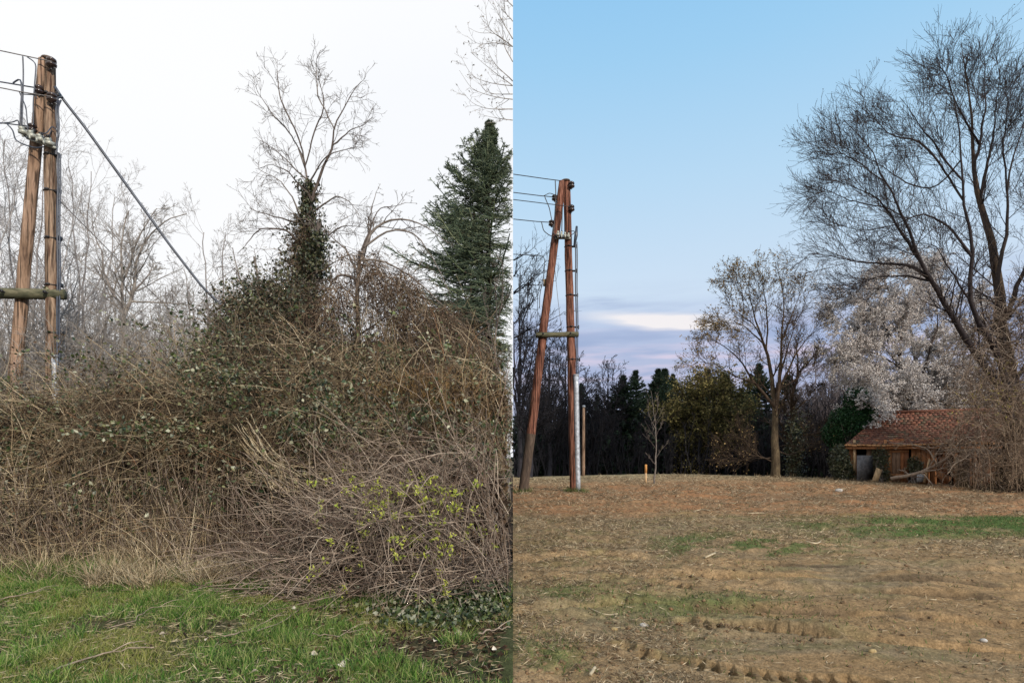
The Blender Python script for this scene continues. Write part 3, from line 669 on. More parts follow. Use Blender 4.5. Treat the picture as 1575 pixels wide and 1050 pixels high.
# tree with pale forking trunk in the middle of the gap
d = 16
tree('bare_tree', gbase(192, d), 'small bare tree with pale mossy forked trunk between pole and ivy tree', 'tree',
     [([(196, 720), (194, 620), (192, 560), (190, 520)], .11, .07),
      ([(190, 520), (187, 470), (188, 420), (186, 370), (195, 325)], .06, .015), ([(192, 500), (200, 470), (208, 450), (210, 400), (225, 370), (262, 335), (285, 330)], .06, .012),
      ([(190, 480), (170, 450), (160, 420), (157, 390), (146, 365), (140, 330)], .045, .01), ([(208, 450), (232, 420), (236, 405)], .03, .01),
      ([(205, 470), (222, 470), (250, 468), (300, 470), (340, 478)], .03, .008), ([(188, 430), (200, 400), (215, 360), (240, 320)], .035, .01)],
     d, BL(13, 8, 5), rng, m_mossbark, m_barkpale, -1, dd=.8)
specs = [(35, 20, 185, 150, 'large bare tree behind the two-legged pole, its twigs reaching above the fuse box'), (125, 24, 235, 90, 'bare tree whose fine crown shows right of the pole top'),
         (60, 17, 330, 110, 'short twiggy bare tree low behind the leaning leg'), (270, 22, 400, 90, 'low bare tree behind the sagging cable'),
         (-45, 18, 215, 120, 'bare tree cut by the left edge of the picture'), (330, 20, 330, 80, 'thin bare tree behind the dark draped shrub'), (148, 19, 400, 70, 'small bare tree just right of the upright pole leg')]
for px, d, top, wd, lb in specs:
    by = gpy(px, d); n = 6; lm = [([(px, by), (px + rng.normal(0, 6), by - 90), (px + rng.normal(0, 8), by - 150)], .16 * d / 20, .1 * d / 20)]
    for i in range(n):
        f = (i - (n - 1) / 2) / ((n - 1) / 2); ex = px + f * wd; ey = top + abs(f) * (by - top) * .33 + rng.normal(0, 12); sy = by - rng.uniform(90, 170)
        lm.append(([(px + f * 4, sy), (px + f * wd * .30 + rng.normal(0, 6), sy - 60), (px + f * wd * .65 + rng.normal(0, 8), sy * .4 + ey * .6), (ex, ey)], .065 * d / 20, .014))
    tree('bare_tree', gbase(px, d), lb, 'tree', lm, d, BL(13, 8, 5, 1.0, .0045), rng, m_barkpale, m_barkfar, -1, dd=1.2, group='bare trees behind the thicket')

# twigs and scrub at the back of the thicket that close the view
mb = MB(); n = 900; y = rng.uniform(12, 22, n); x = -rng.random(n) * y * .95 - .05; k = 7
root = np.stack([x, y, ground(x, y)], -1); dv = nrm(np.stack([rng.normal(0, .25, n), rng.normal(0, .2, n), np.ones(n)], -1))
px = CX + x / y * F; hmax = (1.6 + (HY - np.interp(px, [0, 300, 450, 789], [500, 500, 520, 560])) / F * y - root[:, 2]) * rng.uniform(.6, 1.15, n)
PP = root[:, None] + dv[:, None] * np.linspace(0, 1, k)[None, :, None] * hmax[:, None, None] + rng.normal(0, .05, (n, k, 3)) * np.linspace(0, 1, k)[None, :, None]
PP, RR = clipx(PP, np.linspace(1, .4, k)[None] * np.full((n, 1), .014), -1); mb.tube(PP, RR, 3)
A, AR = grow(PP, RR, 11, .35, 40, .05, .15, 5, rng, rmin=.006); A, AR = clipx(A, AR, -1); mb.tube(A, AR, 3)
B, BR = grow(A, AR, 7, .5, 45, .05, .15, 4, rng, rmin=.0045); B, BR = clipx(B, BR, -1); mb.tube(B, BR, 3)
tag(mb.build('scrub', m_barkpale, smooth=True), 'pale leafless scrub filling the gaps behind the brambles', 'scrub', None, 'stuff')

# ---------------------------------------------------------------- LEFT: ivy tree
rng = np.random.default_rng(37)
d = 13.0
limbs = [([(462, 740), (462, 620), (466, 500), (470, 400), (471, 330), (468, 250), (466, 236)], .17, .018),
         ([(468, 250), (464, 225), (452, 190), (430, 150), (425, 108)], .045, .008), ([(462, 235), (445, 200), (420, 178), (395, 140)], .035, .006),
         ([(466, 245), (478, 210), (497, 175), (500, 150), (488, 115)], .03, .006), ([(490, 345), (492, 290), (502, 250), (512, 225), (514, 200), (530, 165), (556, 125)], .05, .007),
         ([(514, 200), (502, 175), (488, 145), (486, 100)], .03, .006), ([(514, 225), (540, 200), (565, 190)], .02, .006),
         ([(470, 350), (450, 300), (430, 275), (400, 262)], .03, .006), ([(470, 300), (440, 262), (415, 252), (400, 258)], .025, .005),
         ([(486, 330), (520, 300), (540, 310), (552, 330)], .025, .005), ([(470, 270), (500, 235), (530, 228), (560, 226)], .022, .005),
         ([(470, 380), (440, 350), (400, 350), (365, 390)], .035, .006), ([(470, 340), (440, 335), (410, 330), (385, 320)], .03, .006), ([(462, 260), (430, 235), (400, 215)], .02, .005),
         ([(478, 480), (488, 420), (491, 345)], .09, .05), ([(476, 400), (505, 360), (530, 345), (560, 350)], .03, .006)]
def ivyf(fb, allp, rng):
    pass
root, ls, allp = tree('ivy_clad_tree', gbase(462, d), 'tall bare tree with ivy wrapped trunk rising highest above the brambles', 'tree', limbs, d,
     [dict(nc=8, ratio=.34, ang=42, trop=.03, wig=.14, k=7, tmin=.15, rr=.40, rmin=.005, fixlen=.7, ff=.4), dict(nc=5, fixlen=.35, ratio=.5, ang=45, trop=.03, wig=.17, k=5, tmin=.2, rr=.65, rmin=.0038), dict(nc=3, ratio=.5, ang=45, trop=.02, wig=.18, k=4, tmin=.2, rr=.7, rmin=.003)],
     rng, m_barkgrey, m_barkgrey, -1, dd=.5)
mb = MB(); q = ls[0][0]
for pth, rad, cnt in ((ls[0][0], .40, 7500), (ls[14][0], .28, 1800)):
    t = rng.random(cnt) ** .8 * .9 * (len(pth) - 1); i0 = t.astype(int); fr = (t - i0)[:, None]; c = pth[i0] * (1 - fr) + pth[np.minimum(i0 + 1, len(pth) - 1)] * fr
    tr = t / (len(pth) - 1); lump = .35 + 1.3 * fbm(tr * 14 + rad * 20, tr * 0 + 4, 2)
    a = rng.uniform(0, 6.28, cnt); rr = rad * (1.3 - .8 * tr) * lump * np.abs(rng.normal(.75, .3, cnt)) * (1 + .5 * np.sin(a * 2 + tr * 20))
    mb.leaves(c + np.stack([np.cos(a) * rr, np.sin(a) * rr, rng.normal(0, .05, cnt)], -1), .075, .06, rng)
mb.build('ivy', m_ivy, root)
# vine stems up the ivy trunk
mb = MB(); n = 1700; k = 9; t0 = rng.uniform(0, .8, n); base_i = (t0 * 17).astype(int); p0 = q[base_i] + rng.normal(0, .26, (n, 3)) * (1.15 - t0[:, None]) * [1, 1, .9]
PP = p0[:, None] + np.linspace(0, 1, k)[None, :, None] * (np.stack([rng.normal(0, .28, n), rng.normal(0, .28, n), rng.uniform(-1.2, 1.0, n)], -1))[:, None] + rng.normal(0, .05, (n, k, 3))
mb.tube(*clipx(PP, np.full((n, k), .0045), -1), 3); mb.build('vine_stems', m_vine, root, smooth=True)

# ---------------------------------------------------------------- LEFT: vine-draped trees and shrubs
def fillzone(mb, xs, ytop, ybot, d0, d1, n, rng, ln, r, m, droop, wigg=.35, k=7, leaf=None, leafn=0, clus=.5, bias=None, seed=0):
    px = rng.uniform(xs[0], xs[-1], n); top = np.interp(px, xs, ytop) + 90 * (fbm(px * .035 + seed, px * 0 + seed, 3) - .42); bot = np.interp(px, xs, ybot); py = top + (bot - top) * rng.random(n) ** .9
    keep_ = rng.random(n) < sstep(clus - .16, clus + .06, fbm(px * .022 + seed, py * .022, 4)) + .10
    px, py = px[keep_], py[keep_]; n = len(px); dd_ = rng.uniform(d0, d1, n)
    p0 = np.stack([(px - CX) / F * dd_, dd_, 1.6 + (HY - py) / F * dd_], -1)
    v = nrm(rng.normal(0, 1, (n, 3)) + (np.array(bias) if bias is not None else 0)); out = [p0]; p = p0; L_ = ln * rng.uniform(.4, 1.3, (n, 1))
    for i in range(k - 1):
        v = nrm(v + rng.normal(0, wigg, v.shape) + np.array([0, 0, -droop])); p = p + v * L_ / (k - 1); out.append(p)
    PP = np.stack(out, 1); ok = (PP[:, :, 2].min(1) > .3); PP = PP[ok]
    PP, RR = clipx(PP, np.linspace(1, .5, k)[None] * rng.uniform(.6, 1.3, (len(PP), 1)) * r, -1); mb.tube(PP, RR, 3, m)
    if leaf is not None and leafn:
        pos, _ = along(PP, leafn, rng, 0); pos = keep(pos, -1)[0]; mb.leaves(pos, leaf[0], leaf[1], rng, leaf[2])
    return PP
rng = np.random.default_rng(41)
def zt(name, label, cat, px, d, lm, zones, mats, levels=None, barkm=None):
    root = thing(name, gbase(px, d), label, cat)
    ls = [limb(pl, d, r0, r1, 14, rng, .3, .01) for pl, r0, r1 in lm]
    tb = MB(); tb.tube(*ls[0], 8); tb.build('trunk', barkm or m_barkgrey, root, smooth=True)
    cb = MB()
    for l in ls[1:]:
        q_, r_ = clipseg(l[0], l[1], -1)
        if len(q_) > 1: cb.tube(q_, r_, 6)
    PP = np.stack([l[0] for l in ls]); RR = np.stack([l[1] for l in ls])
    A, AR = clipx(*grow(PP, RR, 8, .36, 42, .02, .15, 7, rng, tmin=.2, rr=.5, rmin=.0045), -1); cb.tube(A, AR, 4)
    B, BR = clipx(*grow(A, AR, 4, .5, 45, 0, .17, 5, rng, rr=.7, rmin=.0035), -1); cb.tube(B, BR, 3)
    C, CR = clipx(*grow(B, BR, 3, .5, 45, 0, .17, 4, rng, rr=.7, rmin=.003), -1); cb.tube(C, CR, 3)
    cb.build('crown', barkm or m_barkgrey, root, smooth=True)
    mb = MB()
    for z in zones: fillzone(mb, *z[:-1], rng=rng, **z[-1])
    mb.build('vine_drape', mats, root, smooth=True)
    return root
# dark ivy-draped shrub left of the tall tree
zt('vine_draped_tree', 'dark rounded small tree smothered in ivy and vines left of the ivy tree', 'tree', 395, 11.5,
   [([(398, 740), (402, 600), (404, 500), (400, 430), (396, 400)], .08, .02), ([(402, 520), (380, 460), (365, 420), (358, 380)], .04, .008), ([(402, 500), (420, 450), (432, 410)], .035, .008), ([(404, 560), (360, 520), (330, 500), (300, 470)], .03, .008)],
   [([330, 350, 380, 410, 440, 460], [520, 465, 425, 415, 440, 470], [700] * 6, 10.3, 12.2, 5200, dict(ln=.7, r=.0045, m=0, droop=.12, leaf=(.07, .05, 1), leafn=7, clus=.46, seed=3)),
    ([290, 330, 400, 460], [600, 530, 480, 490], [760] * 4, 8.9, 11.0, 3600, dict(ln=.8, r=.005, m=0, droop=.15, leaf=(.06, .045, 1), leafn=5, clus=.44, seed=9))], [m_vine, m_ivy, m_deadleaf])
# arching tree with brown curtain of clematis right of the tall tree
zt('vine_draped_tree', 'arching tree hung with a brown curtain of vines between ivy tree and spruce', 'tree', 545, 11.0,
   [([(548, 745), (550, 620), (552, 520), (548, 440), (556, 390)], .09, .035), ([(556, 400), (568, 360), (590, 340), (620, 335), (655, 345), (690, 375)], .035, .007),
    ([(556, 390), (570, 370), (572, 320), (578, 295)], .03, .006), ([(552, 420), (530, 380), (512, 365), (500, 350)], .03, .006), ([(560, 380), (600, 350), (640, 360), (668, 400), (690, 450)], .022, .006),
    ([(556, 400), (590, 400), (640, 430), (700, 490), (760, 545)], .02, .006), ([(548, 430), (520, 420), (505, 440), (495, 500)], .03, .008), ([(556, 385), (582, 318), (605, 318), (625, 312)], .02, .005)],
   [([440, 500, 530, 560, 600, 640, 680, 720, 789], [460, 410, 375, 370, 385, 415, 460, 510, 565], [620, 620, 560, 540, 540, 560, 590, 620, 640], 10.2, 12, 7500, dict(ln=.75, r=.0045, m=0, droop=.25, leaf=(.04, .03, 1), leafn=2, clus=.49, bias=(.9, 0, -.6), seed=21)),
    ([480, 560, 620, 700, 789], [560, 545, 540, 560, 590], [760] * 5, 9.3, 11.2, 5000, dict(ln=.8, r=.0048, m=0, droop=.2, leaf=(.055, .04, 2), leafn=3, clus=.46, seed=33)),
    ([500, 560, 600, 640, 660], [530, 500, 500, 510, 540], [600] * 5, 10.6, 12, 1100, dict(ln=.5, r=.004, m=0, droop=.1, leaf=(.07, .05, 3), leafn=5, clus=.44, seed=13))], [m_vine, m_deadleaf, m_bramleaf, m_ivy])
# ochre fan of thin shoots
mb = MB(); n = 900; k = 7; b0 = P(665, 668, 8.6); a = rng.normal(0, .5, n)
p0 = b0 + rng.normal(0, 1, (n, 3)) * [.35, .25, .12]; dv = nrm(np.stack([np.sin(a) - .25, rng.normal(0, .25, n), np.cos(a)], -1))
tt = np.linspace(0, 1, k)[None, :, None]; PP = p0[:, None] + dv[:, None] * tt * rng.uniform(.4, 1.0, n)[:, None, None] + rng.normal(0, .02, (n, k, 3))
p_, r_ = clipx(PP, np.full((n, k), .003), -1)
m_ochre = mat('ochre_shoot', [(.16, .09, .03), (.38, .23, .08), (.50, .33, .14), (.26, .15, .06)])
mb.tube(p_, r_, 3); tag(mb.build('dry_shrub', m_ochre, smooth=True), 'fan of thin ochre shoots on the thicket above the grey arching canes', 'shrub')

# broken straw coloured reeds slumped on the brambles
mb = MB(); n = 130; k = 9
for (a_, b_, c_, nn) in [((372, 655), (400, 700), (440, 745), 16), ((385, 690), (420, 730), (455, 752), 18), ((455, 752), (500, 745), (540, 738), 14), ((378, 735), (420, 742), (470, 752), 20), ((395, 700), (420, 712), (430, 715), 8)]:
    for j in range(nn):
        off = rng.normal(0, 9, 2)
        pp = resample([P(a_[0] + off[0] + rng.normal(0, 3), a_[1] + off[1], 7.3 + rng.normal(0, .08)), P(b_[0] + off[0], b_[1] + off[1], 7.1 + rng.normal(0, .08)), P(c_[0] + off[0] + rng.normal(0, 22), c_[1] + off[1] + rng.normal(0, 9), 7.0)], k)
        mb.tube(pp + rng.normal(0, .01, pp.shape), np.full(k, .0045), 4)
tag(mb.build('broken_reeds', m_straw, smooth=True), 'straw coloured broken reed bundle slumped across the middle of the brambles', 'reeds')

# ---------------------------------------------------------------- LEFT: spruce
def spruce(name, base, H, rad, label, group, rng, nwh, per, needle, bark, sign=0, cut=0.0, nl=.075, nw=.016, na=20, nb=5, rt=.018, rootd=.12, nleaf=6):
    root = thing(name, base, label, 'tree', group); x0, y0, z0 = base
    tp = np.stack([np.full(12, x0), np.full(12, y0), np.linspace(z0, z0 + H, 12)], -1); tp[:, :2] += rng.normal(0, .01, (12, 2))
    mb = MB(); mb.tube(tp, np.linspace(rootd, .012, 12), 8); mb.build('trunk', bark, root, smooth=True)
    Ps = []; Rs = []; k = 9
    for w in range(nwh):
        f0 = cut + (1 - cut) * (w + rng.random() * .3) / nwh; wr = rng.uniform(.78, 1.08)
        for j in range(per):
            f = min(f0 + rng.uniform(-.3, .3) / nwh, .995)
            r = rad * np.interp(f, [0, .45, .58, .68, .81, .90, .96, 1], [1, 1, .94, .80, .46, .20, .07, .02]) * wr
            z = z0 + H * f; a = rng.uniform(0, 6.283); rr = r * (rng.uniform(.45, .8) if rng.random() < .3 else rng.uniform(.85, 1.2))
            t = np.linspace(0, 1, k); rise = np.interp(f, [0, .5, .8, 1], [-.42, -.28, .15, 1.1])
            zz = z + rr * (rise * t + .30 * t ** 3)
            Ps.append(np.stack([x0 + np.cos(a) * rr * t, y0 + np.sin(a) * rr * t, zz], -1) + rng.normal(0, .012, (k, 3))); Rs.append(np.linspace(1.2 * rt + .012 * r, rt, k))
    PP = np.stack(Ps); RR = np.stack(Rs)
    if sign: PP, RR = clipx(PP, RR, sign)
    A, AR = grow(PP, RR, na, .42, 55, -.05, .05, 5, rng, tmin=.12, rr=.9, rmin=rt * .8, rmax=rt, falloff=.72, flat=.25)
    B, BR = grow(A, AR, nb, .48, 48, -.06, .07, 4, rng, tmin=.15, rr=.9, rmin=rt * .6, rmax=rt * .8, flat=.4)
    if sign: A, AR = clipx(A, AR, sign); B, BR = clipx(B, BR, sign)
    cb = MB(); cb.tube(PP[:, :6], RR[:, :6] * .8, 4, 1); cb.tube(PP[:, 4:], RR[:, 4:], 4, 0); cb.tube(A, AR, 4, 0); cb.tube(B, BR, 3, 0)
    for S_, np_ in ((PP, nleaf * 3), (A, nleaf), (B, nleaf // 2)):
        pos, dr = along(S_, max(np_, 1), rng, .12)
        if sign: pos, dr = keep(pos, sign, dr)
        cb.leaves(pos, nl, nw, rng, 0, dr * 1.6, .5)
    cb.build('crown', [needle, bark], root)
    return root
rng = np.random.default_rng(43)
b = gbase(752, 18); spruce('spruce', b, 1.6 + (700 - 188) / 900 * 18 - b[2], 2.75, 'tall dark green spruce with drooping twigs at the right of the thicket', None, rng, 38, 12, m_needle, m_barkdark, -1, .25, .06, .008, 22, 5, .013, .15, 8)
# a thin bare tree crossing the foot of the spruce
tree('bare_tree', gbase(768, 15), 'thin bare tree in front of the lower spruce boughs', 'tree', [([(768, 720), (766, 600), (762, 520), (764, 440)], .05, .02), ([(765, 560), (750, 500), (742, 440)], .02, .006), ([(764, 500), (775, 450), (772, 400)], .02, .006)],
     15, BL(9, 6, 4, .8, .0035), rng, m_barkgrey, m_barkgrey, -1, dd=.3)
# twigs reaching in above the spruce
ends = [((789, 72), (750, 45), (745, 0)), ((789, 72), (760, 50), (735, 52), (722, 43)), ((789, 72), (765, 66), (735, 69), (718, 56)), ((789, 132), (760, 130), (725, 118), (708, 85)), ((789, 132), (765, 115), (740, 95), (724, 80)),
        ((789, 153), (755, 148), (725, 138), (707, 108)), ((789, 168), (750, 168), (726, 160), (713, 143)), ((789, 125), (762, 100), (750, 80), (752, 70)), ((789, 33), (775, 18), (760, -2)), ((789, 145), (760, 145), (742, 138), (738, 122)),
        ((789, 10), (782, 4), (774, -10)), ((789, 60), (770, 30), (756, -4)), ((789, 185), (765, 182), (745, 178)), ((789, 95), (775, 70), (772, 30), (766, 16))]
root = thing('bare_tree', (-.02, 12, 10), 'bare upturned twigs reaching into the white sky above the spruce', 'tree')
ls = [limb(list(e), 12 + rng.uniform(-.3, .3), .011, .003, 10, rng, 0, .006) for e in ends]; PP = np.stack([l[0] for l in ls]); RR = np.stack([l[1] for l in ls]); PP[:, :, 0] = np.minimum(PP[:, :, 0], -.006)
mb = MB(); mb.tube(PP, RR, 4); A, AR = clipx(*grow(PP, RR, 9, .28, 45, .12, .1, 5, rng, tmin=.05, rr=.6, rmin=.003, fixlen=.32), -1); mb.tube(A, AR, 3); B, BR = clipx(*grow(A, AR, 3, .4, 50, .1, .1, 3, rng, rr=.9, rmin=.003, fixlen=.10), -1); mb.tube(B, BR, 3)
pos = A[:, -1]; mb.leaves(pos, .05, .025, rng); mb.build('crown', m_barkpale, root, smooth=True)

# ---------------------------------------------------------------- LEFT: arching cane shrub and brush in the near corner
rng = np.random.default_rng(47)
mb = MB(); n = 190; k = 12
y = rng.uniform(5.9, 8.0, n); x = -np.abs(rng.normal(0, 1, n)) * 1.05 - .03; ok = x > -2.7; x, y = x[ok], y[ok]; n = len(x)
root_ = np.stack([x, y, zl(x, y)], -1); a = rng.normal(-1.7, .9, n); tt = np.linspace(0, 1, k)[None, :, None]
outv = np.stack([np.cos(a), np.sin(a) * .6, np.zeros(n)], -1); h = rng.uniform(.4, 1.6, n) * sstep(-3.2, -.4, x); rch = rng.uniform(.5, 1.9, n)
PP = root_[:, None] + outv[:, None] * (rch[:, None, None]) * tt ** 1.3 + np.array([0, 0, 1.]) * h[:, None, None] * np.sin(tt * math.pi * rng.uniform(.6, .95, n)[:, None, None]) + rng.normal(0, .012, (n, k, 3))
PP[:, :, 2] = np.maximum(PP[:, :, 2], ground(PP[:, :, 0], PP[:, :, 1]) + .03)
RR = np.linspace(1, .4, k)[None] * rng.uniform(.0045, .010, n)[:, None]
cut_ = PP[:, :, 1].min(1) > 4.9; PP, RR = clipx(PP[cut_], RR[cut_], -1); mb.tube(PP, RR, 5)
A, AR = clipx(*grow(PP, RR, 5, .4, 45, -.02, .12, 6, rng, tmin=.1, rr=.6, rmin=.0028, fixlen=.7), -1); mb.tube(A, AR, 3)
B, BR = clipx(*grow(A, AR, 2, .5, 50, 0, .15, 4, rng, rr=.8, rmin=.0022, fixlen=.28), -1); mb.tube(B, BR, 3)
n3 = 540; k3 = 10; fr_ = rng.random(n3); xx = -rng.random(n3) ** .8 * 2.5 - .03; hh_ = (1.65 * sstep(-3.1, -.5, xx)) * fr_ + .1; yy = rng.uniform(5.7, 6.7, n3) + fr_ * 1.0
a = rng.normal(2.55, .65, n3); dv = nrm(np.stack([np.cos(a), rng.normal(0, .3, n3), np.sin(a)], -1)) * np.where(rng.random(n3) < .5, 1, -1)[:, None]; p = np.stack([xx, yy, zl(xx, yy) + hh_], -1); PQ = [p]
for i_ in range(k3 - 1): dv = nrm(dv + rng.normal(0, .07, dv.shape) + [0, 0, -.07]); p = p + dv * rng.uniform(.07, .20, (n3, 1)); PQ.append(p)
PQ = np.stack(PQ, 1); PQ[:, :, 2] = np.maximum(PQ[:, :, 2], ground(PQ[:, :, 0], PQ[:, :, 1]) + .03); PQ, QR = clipx(PQ, np.linspace(1, .5, k3)[None] * rng.uniform(.0035, .0085, (n3, 1)), -1); mb.tube(PQ, QR, 5)
A, AR = clipx(*grow(PQ, QR, 3, .4, 45, 0, .14, 6, rng, tmin=.1, rr=.6, rmin=.0028, fixlen=.55), -1); mb.tube(A, AR, 3)
n2 = 700; yy = rng.uniform(5.6, 7.8, n2); xx = -np.abs(rng.normal(0, 1, n2)) * 1.1 - .05; p0 = np.stack([xx, yy, zl(xx, yy) + rng.uniform(.02, .35, n2)], -1)
dv = rng.normal(0, 1, (n2, 3)); dv[:, 2] *= .25; dv = nrm(dv); PQ = p0[:, None] + dv[:, None] * np.linspace(-.5, .5, 5)[None, :, None] * rng.uniform(.4, 1.3, n2)[:, None, None] + rng.normal(0, .02, (n2, 5, 3))
PQ[:, :, 2] = np.maximum(PQ[:, :, 2], ground(PQ[:, :, 0], PQ[:, :, 1]) + .02); mb.tube(*clipx(PQ, np.full((n2, 5), .004), -1), 4)
tag(mb.build('arching_canes', m_palecane, smooth=True), 'tangle of pale arching bare canes spilling into the right corner of the grass', 'bare canes', None, 'stuff')
# shaded old leaves and stems inside the tangle
mb = MB(); n = 9000; y = rng.uniform(6.7, 8.2, n); x = -rng.random(n) * 2.4 - .12; z = zl(x, y) + rng.random(n) * 1.2 * sstep(-3.0, -.8, x)
mb.leaves(np.stack([x, y, z], -1), .10, .06, rng); tag(mb.build('old_leaves', m_deadleaf), 'dark old leaves caught inside the bare canes', 'dead leaves', None, 'stuff')
# budding shrub
root = thing('budding_shrub', (-1.25, 6.2, float(ground(-1.25, 6.2))), 'low shrub dotted with bright yellow green buds before the bare canes', 'shrub')
mb = MB(); n = 60; k = 9; b0 = np.array([-1.35, 6.6, ground(-1.3, 6.6)]); p0 = b0 + rng.normal(0, 1, (n, 3)) * [.38, .25, 0]
tgt = np.stack([rng.uniform(-1.95, -.25, n), rng.uniform(5.2, 6.6, n), 1.25 - rng.uniform(.0, 1.0, n)], -1)
tt = np.linspace(0, 1, k)[None, :, None]; PP = p0[:, None] * (1 - tt) + tgt[:, None] * tt + np.array([0, 0, .45]) * np.sin(tt * math.pi) + rng.normal(0, .012, (n, k, 3))
PP, RR = clipx(PP, np.linspace(.006, .002, k)[None] * np.ones((n, 1)), -1); mb.tube(PP, RR, 4)
A, AR = clipx(*grow(PP, RR, 4, .3, 40, .08, .1, 5, rng, tmin=.4, rr=.6, rmin=.002, fixlen=.28), -1); mb.tube(A, AR, 3); mb.build('stems', m_palecane, root, smooth=True)
mb = MB(); tips = np.concatenate([A[:, -1], A[:, 3], PP[:, -1], PP[:, -2]]); tips = tips[rng.random(len(tips)) < .38]; cl = (tips[:, None] + rng.normal(0, .016, (len(tips), 7, 3))).reshape(-1, 3); cl = keep(cl, -1)[0]
mb.leaves(cl, .042, .022, rng, 0, np.array([0, 0, .6])); mb.build('foliage', m_bud, root)
# ivy and leaves on the ground in the corner
mb = MB(); n = 2600; y = rng.uniform(4.9, 6.4, n); x = -np.abs(rng.normal(.35, .5, n)) - .03; x = x[: n]; p = np.stack([x, y, zl(x, y) + rng.uniform(.02, .12, n)], -1)
ok = fbm(x * 3 + 2, y * 3, 3) > .46; mb.leaves(p[ok], .05, .045, rng, 0, np.array([0, 0, .2]))
tag(mb.build('ground_ivy', m_bramleaf), 'dark ivy creeping under the bare canes in the corner', 'ivy', None, 'stuff')
FL = [(527, 1032, .075, 'grey oval fallen leaf standing out in grass near the bottom edge'), (668, 998, .06, 'white crumpled fallen leaf left of the brown leaf litter'), (483, 1015, .05, 'small ochre fallen leaf low in the grass'), (390, 1045, .06, 'whitish scrap of leaf touching the bottom edge'),
      (580, 955, .05, 'pale leaf below the yellow buds'), (452, 945, .05, 'pale leaf beside the bent twig in the grass'), (318, 996, .045, 'orange brown fallen leaf right of the long pale stick'), (760, 1012, .05, 'cream leaf at the right end of the leaf litter'),
      (30, 1025, .05, 'ochre round leaf at the left edge of the grass'), (250, 988, .05, 'crumpled grey white leaf above the long pale stick'), (705, 985, .07, 'orange brown leaf in the litter under the canes'), (415, 962, .045, 'small white leaf left of the bent twig')]
for px, py, s_, lb in FL:
    x0, y0 = W(px, py); z0 = float(zl(np.array([x0]), np.array([y0]))[0]) + .05
    ang = rng.uniform(0, 6.28); ca, sa = math.cos(ang), math.sin(ang); tl_ = rng.uniform(.3, .9); g_ = []
    nu, nv = 7, 5
    for i_ in range(nu):
        t = i_ / (nu - 1); wdt = math.sin(math.pi * (t * .92 + .04)) ** .8 * .36
        for j_ in range(nv):
            s__ = (j_ / (nv - 1) - .5) * 2; lx = (t - .5) * s_; ly = s__ * wdt * s_; lz = abs(s__) ** 1.5 * wdt * s_ * .5 + .1 * s_ * math.sin(t * 5)
            yy_ = ly * math.cos(tl_) - lz * math.sin(tl_); zz_ = ly * math.sin(tl_) + lz * math.cos(tl_)
            g_.append((x0 + lx * ca - yy_ * sa, y0 + lx * sa + yy_ * ca, z0 + zz_))
    qd = [(a_ * nv + b_, a_ * nv + b_ + 1, (a_ + 1) * nv + b_ + 1, (a_ + 1) * nv + b_) for a_ in range(nu - 1) for b_ in range(nv - 1)]
    o = MB().add(g_, qd).build('fallen_leaf', m_paleleaf, smooth=True); tag(o, lb, 'leaf', 'fallen leaves in the grass')
ST = [([(70, 1048), (130, 1025), (178, 1013), (235, 1010)], .008, 'long pale stick lying in the grass near the bottom left'), ([(165, 973), (200, 970), (228, 948), (255, 943), (310, 947)], .005, 'reddish bent twig lying in the middle of the grass'),
      ([(345, 995), (390, 975), (440, 950)], .005, 'pale straight twig right of the orange leaf'), ([(395, 985), (440, 960), (505, 915), (560, 905)], .006, 'long thin cane running from the grass up into the shrub'),
      ([(0, 930), (45, 922), (80, 912)], .006, 'brown twig at the left edge under the dry grass'), ([(480, 985), (520, 988), (560, 975)], .004, 'thin grey twig flat on the grass below the yellow buds'), ([(458, 918), (468, 898), (480, 880), (470, 868)], .006, 'pale forked twig propped at the edge of the brambles'),
      ([(735, 990), (760, 982), (789, 979)], .008, 'grey broken stick lying on the leaf litter at the right')]
for pl, r_, lb in ST:
    pts = []
    for px, py in pl:
        x0, y0 = W(px, py); x0 = min(x0, -.02); pts.append((x0, y0, float(zl(np.array([x0]), np.array([y0]))[0]) + .06))
    pp = resample(pts, 14) + rng.normal(0, .006, (14, 3)); pp[:, 0] = np.minimum(pp[:, 0], -.01); mb = MB(); mb.tube(pp, np.linspace(r_, r_ * .5, 14), 6, 0, True)
    a_ = resample([pp[8], pp[8] + np.array([.08, .05, .05]), pp[8] + np.array([.16, .12, .04])], 5); a_[:, 0] = np.minimum(a_[:, 0], -.01); mb.tube(a_, np.linspace(r_ * .6, r_ * .3, 5), 4)
    tag(mb.build('fallen_twig', m_palecane, smooth=True), lb, 'twig', 'twigs fallen on the grass')

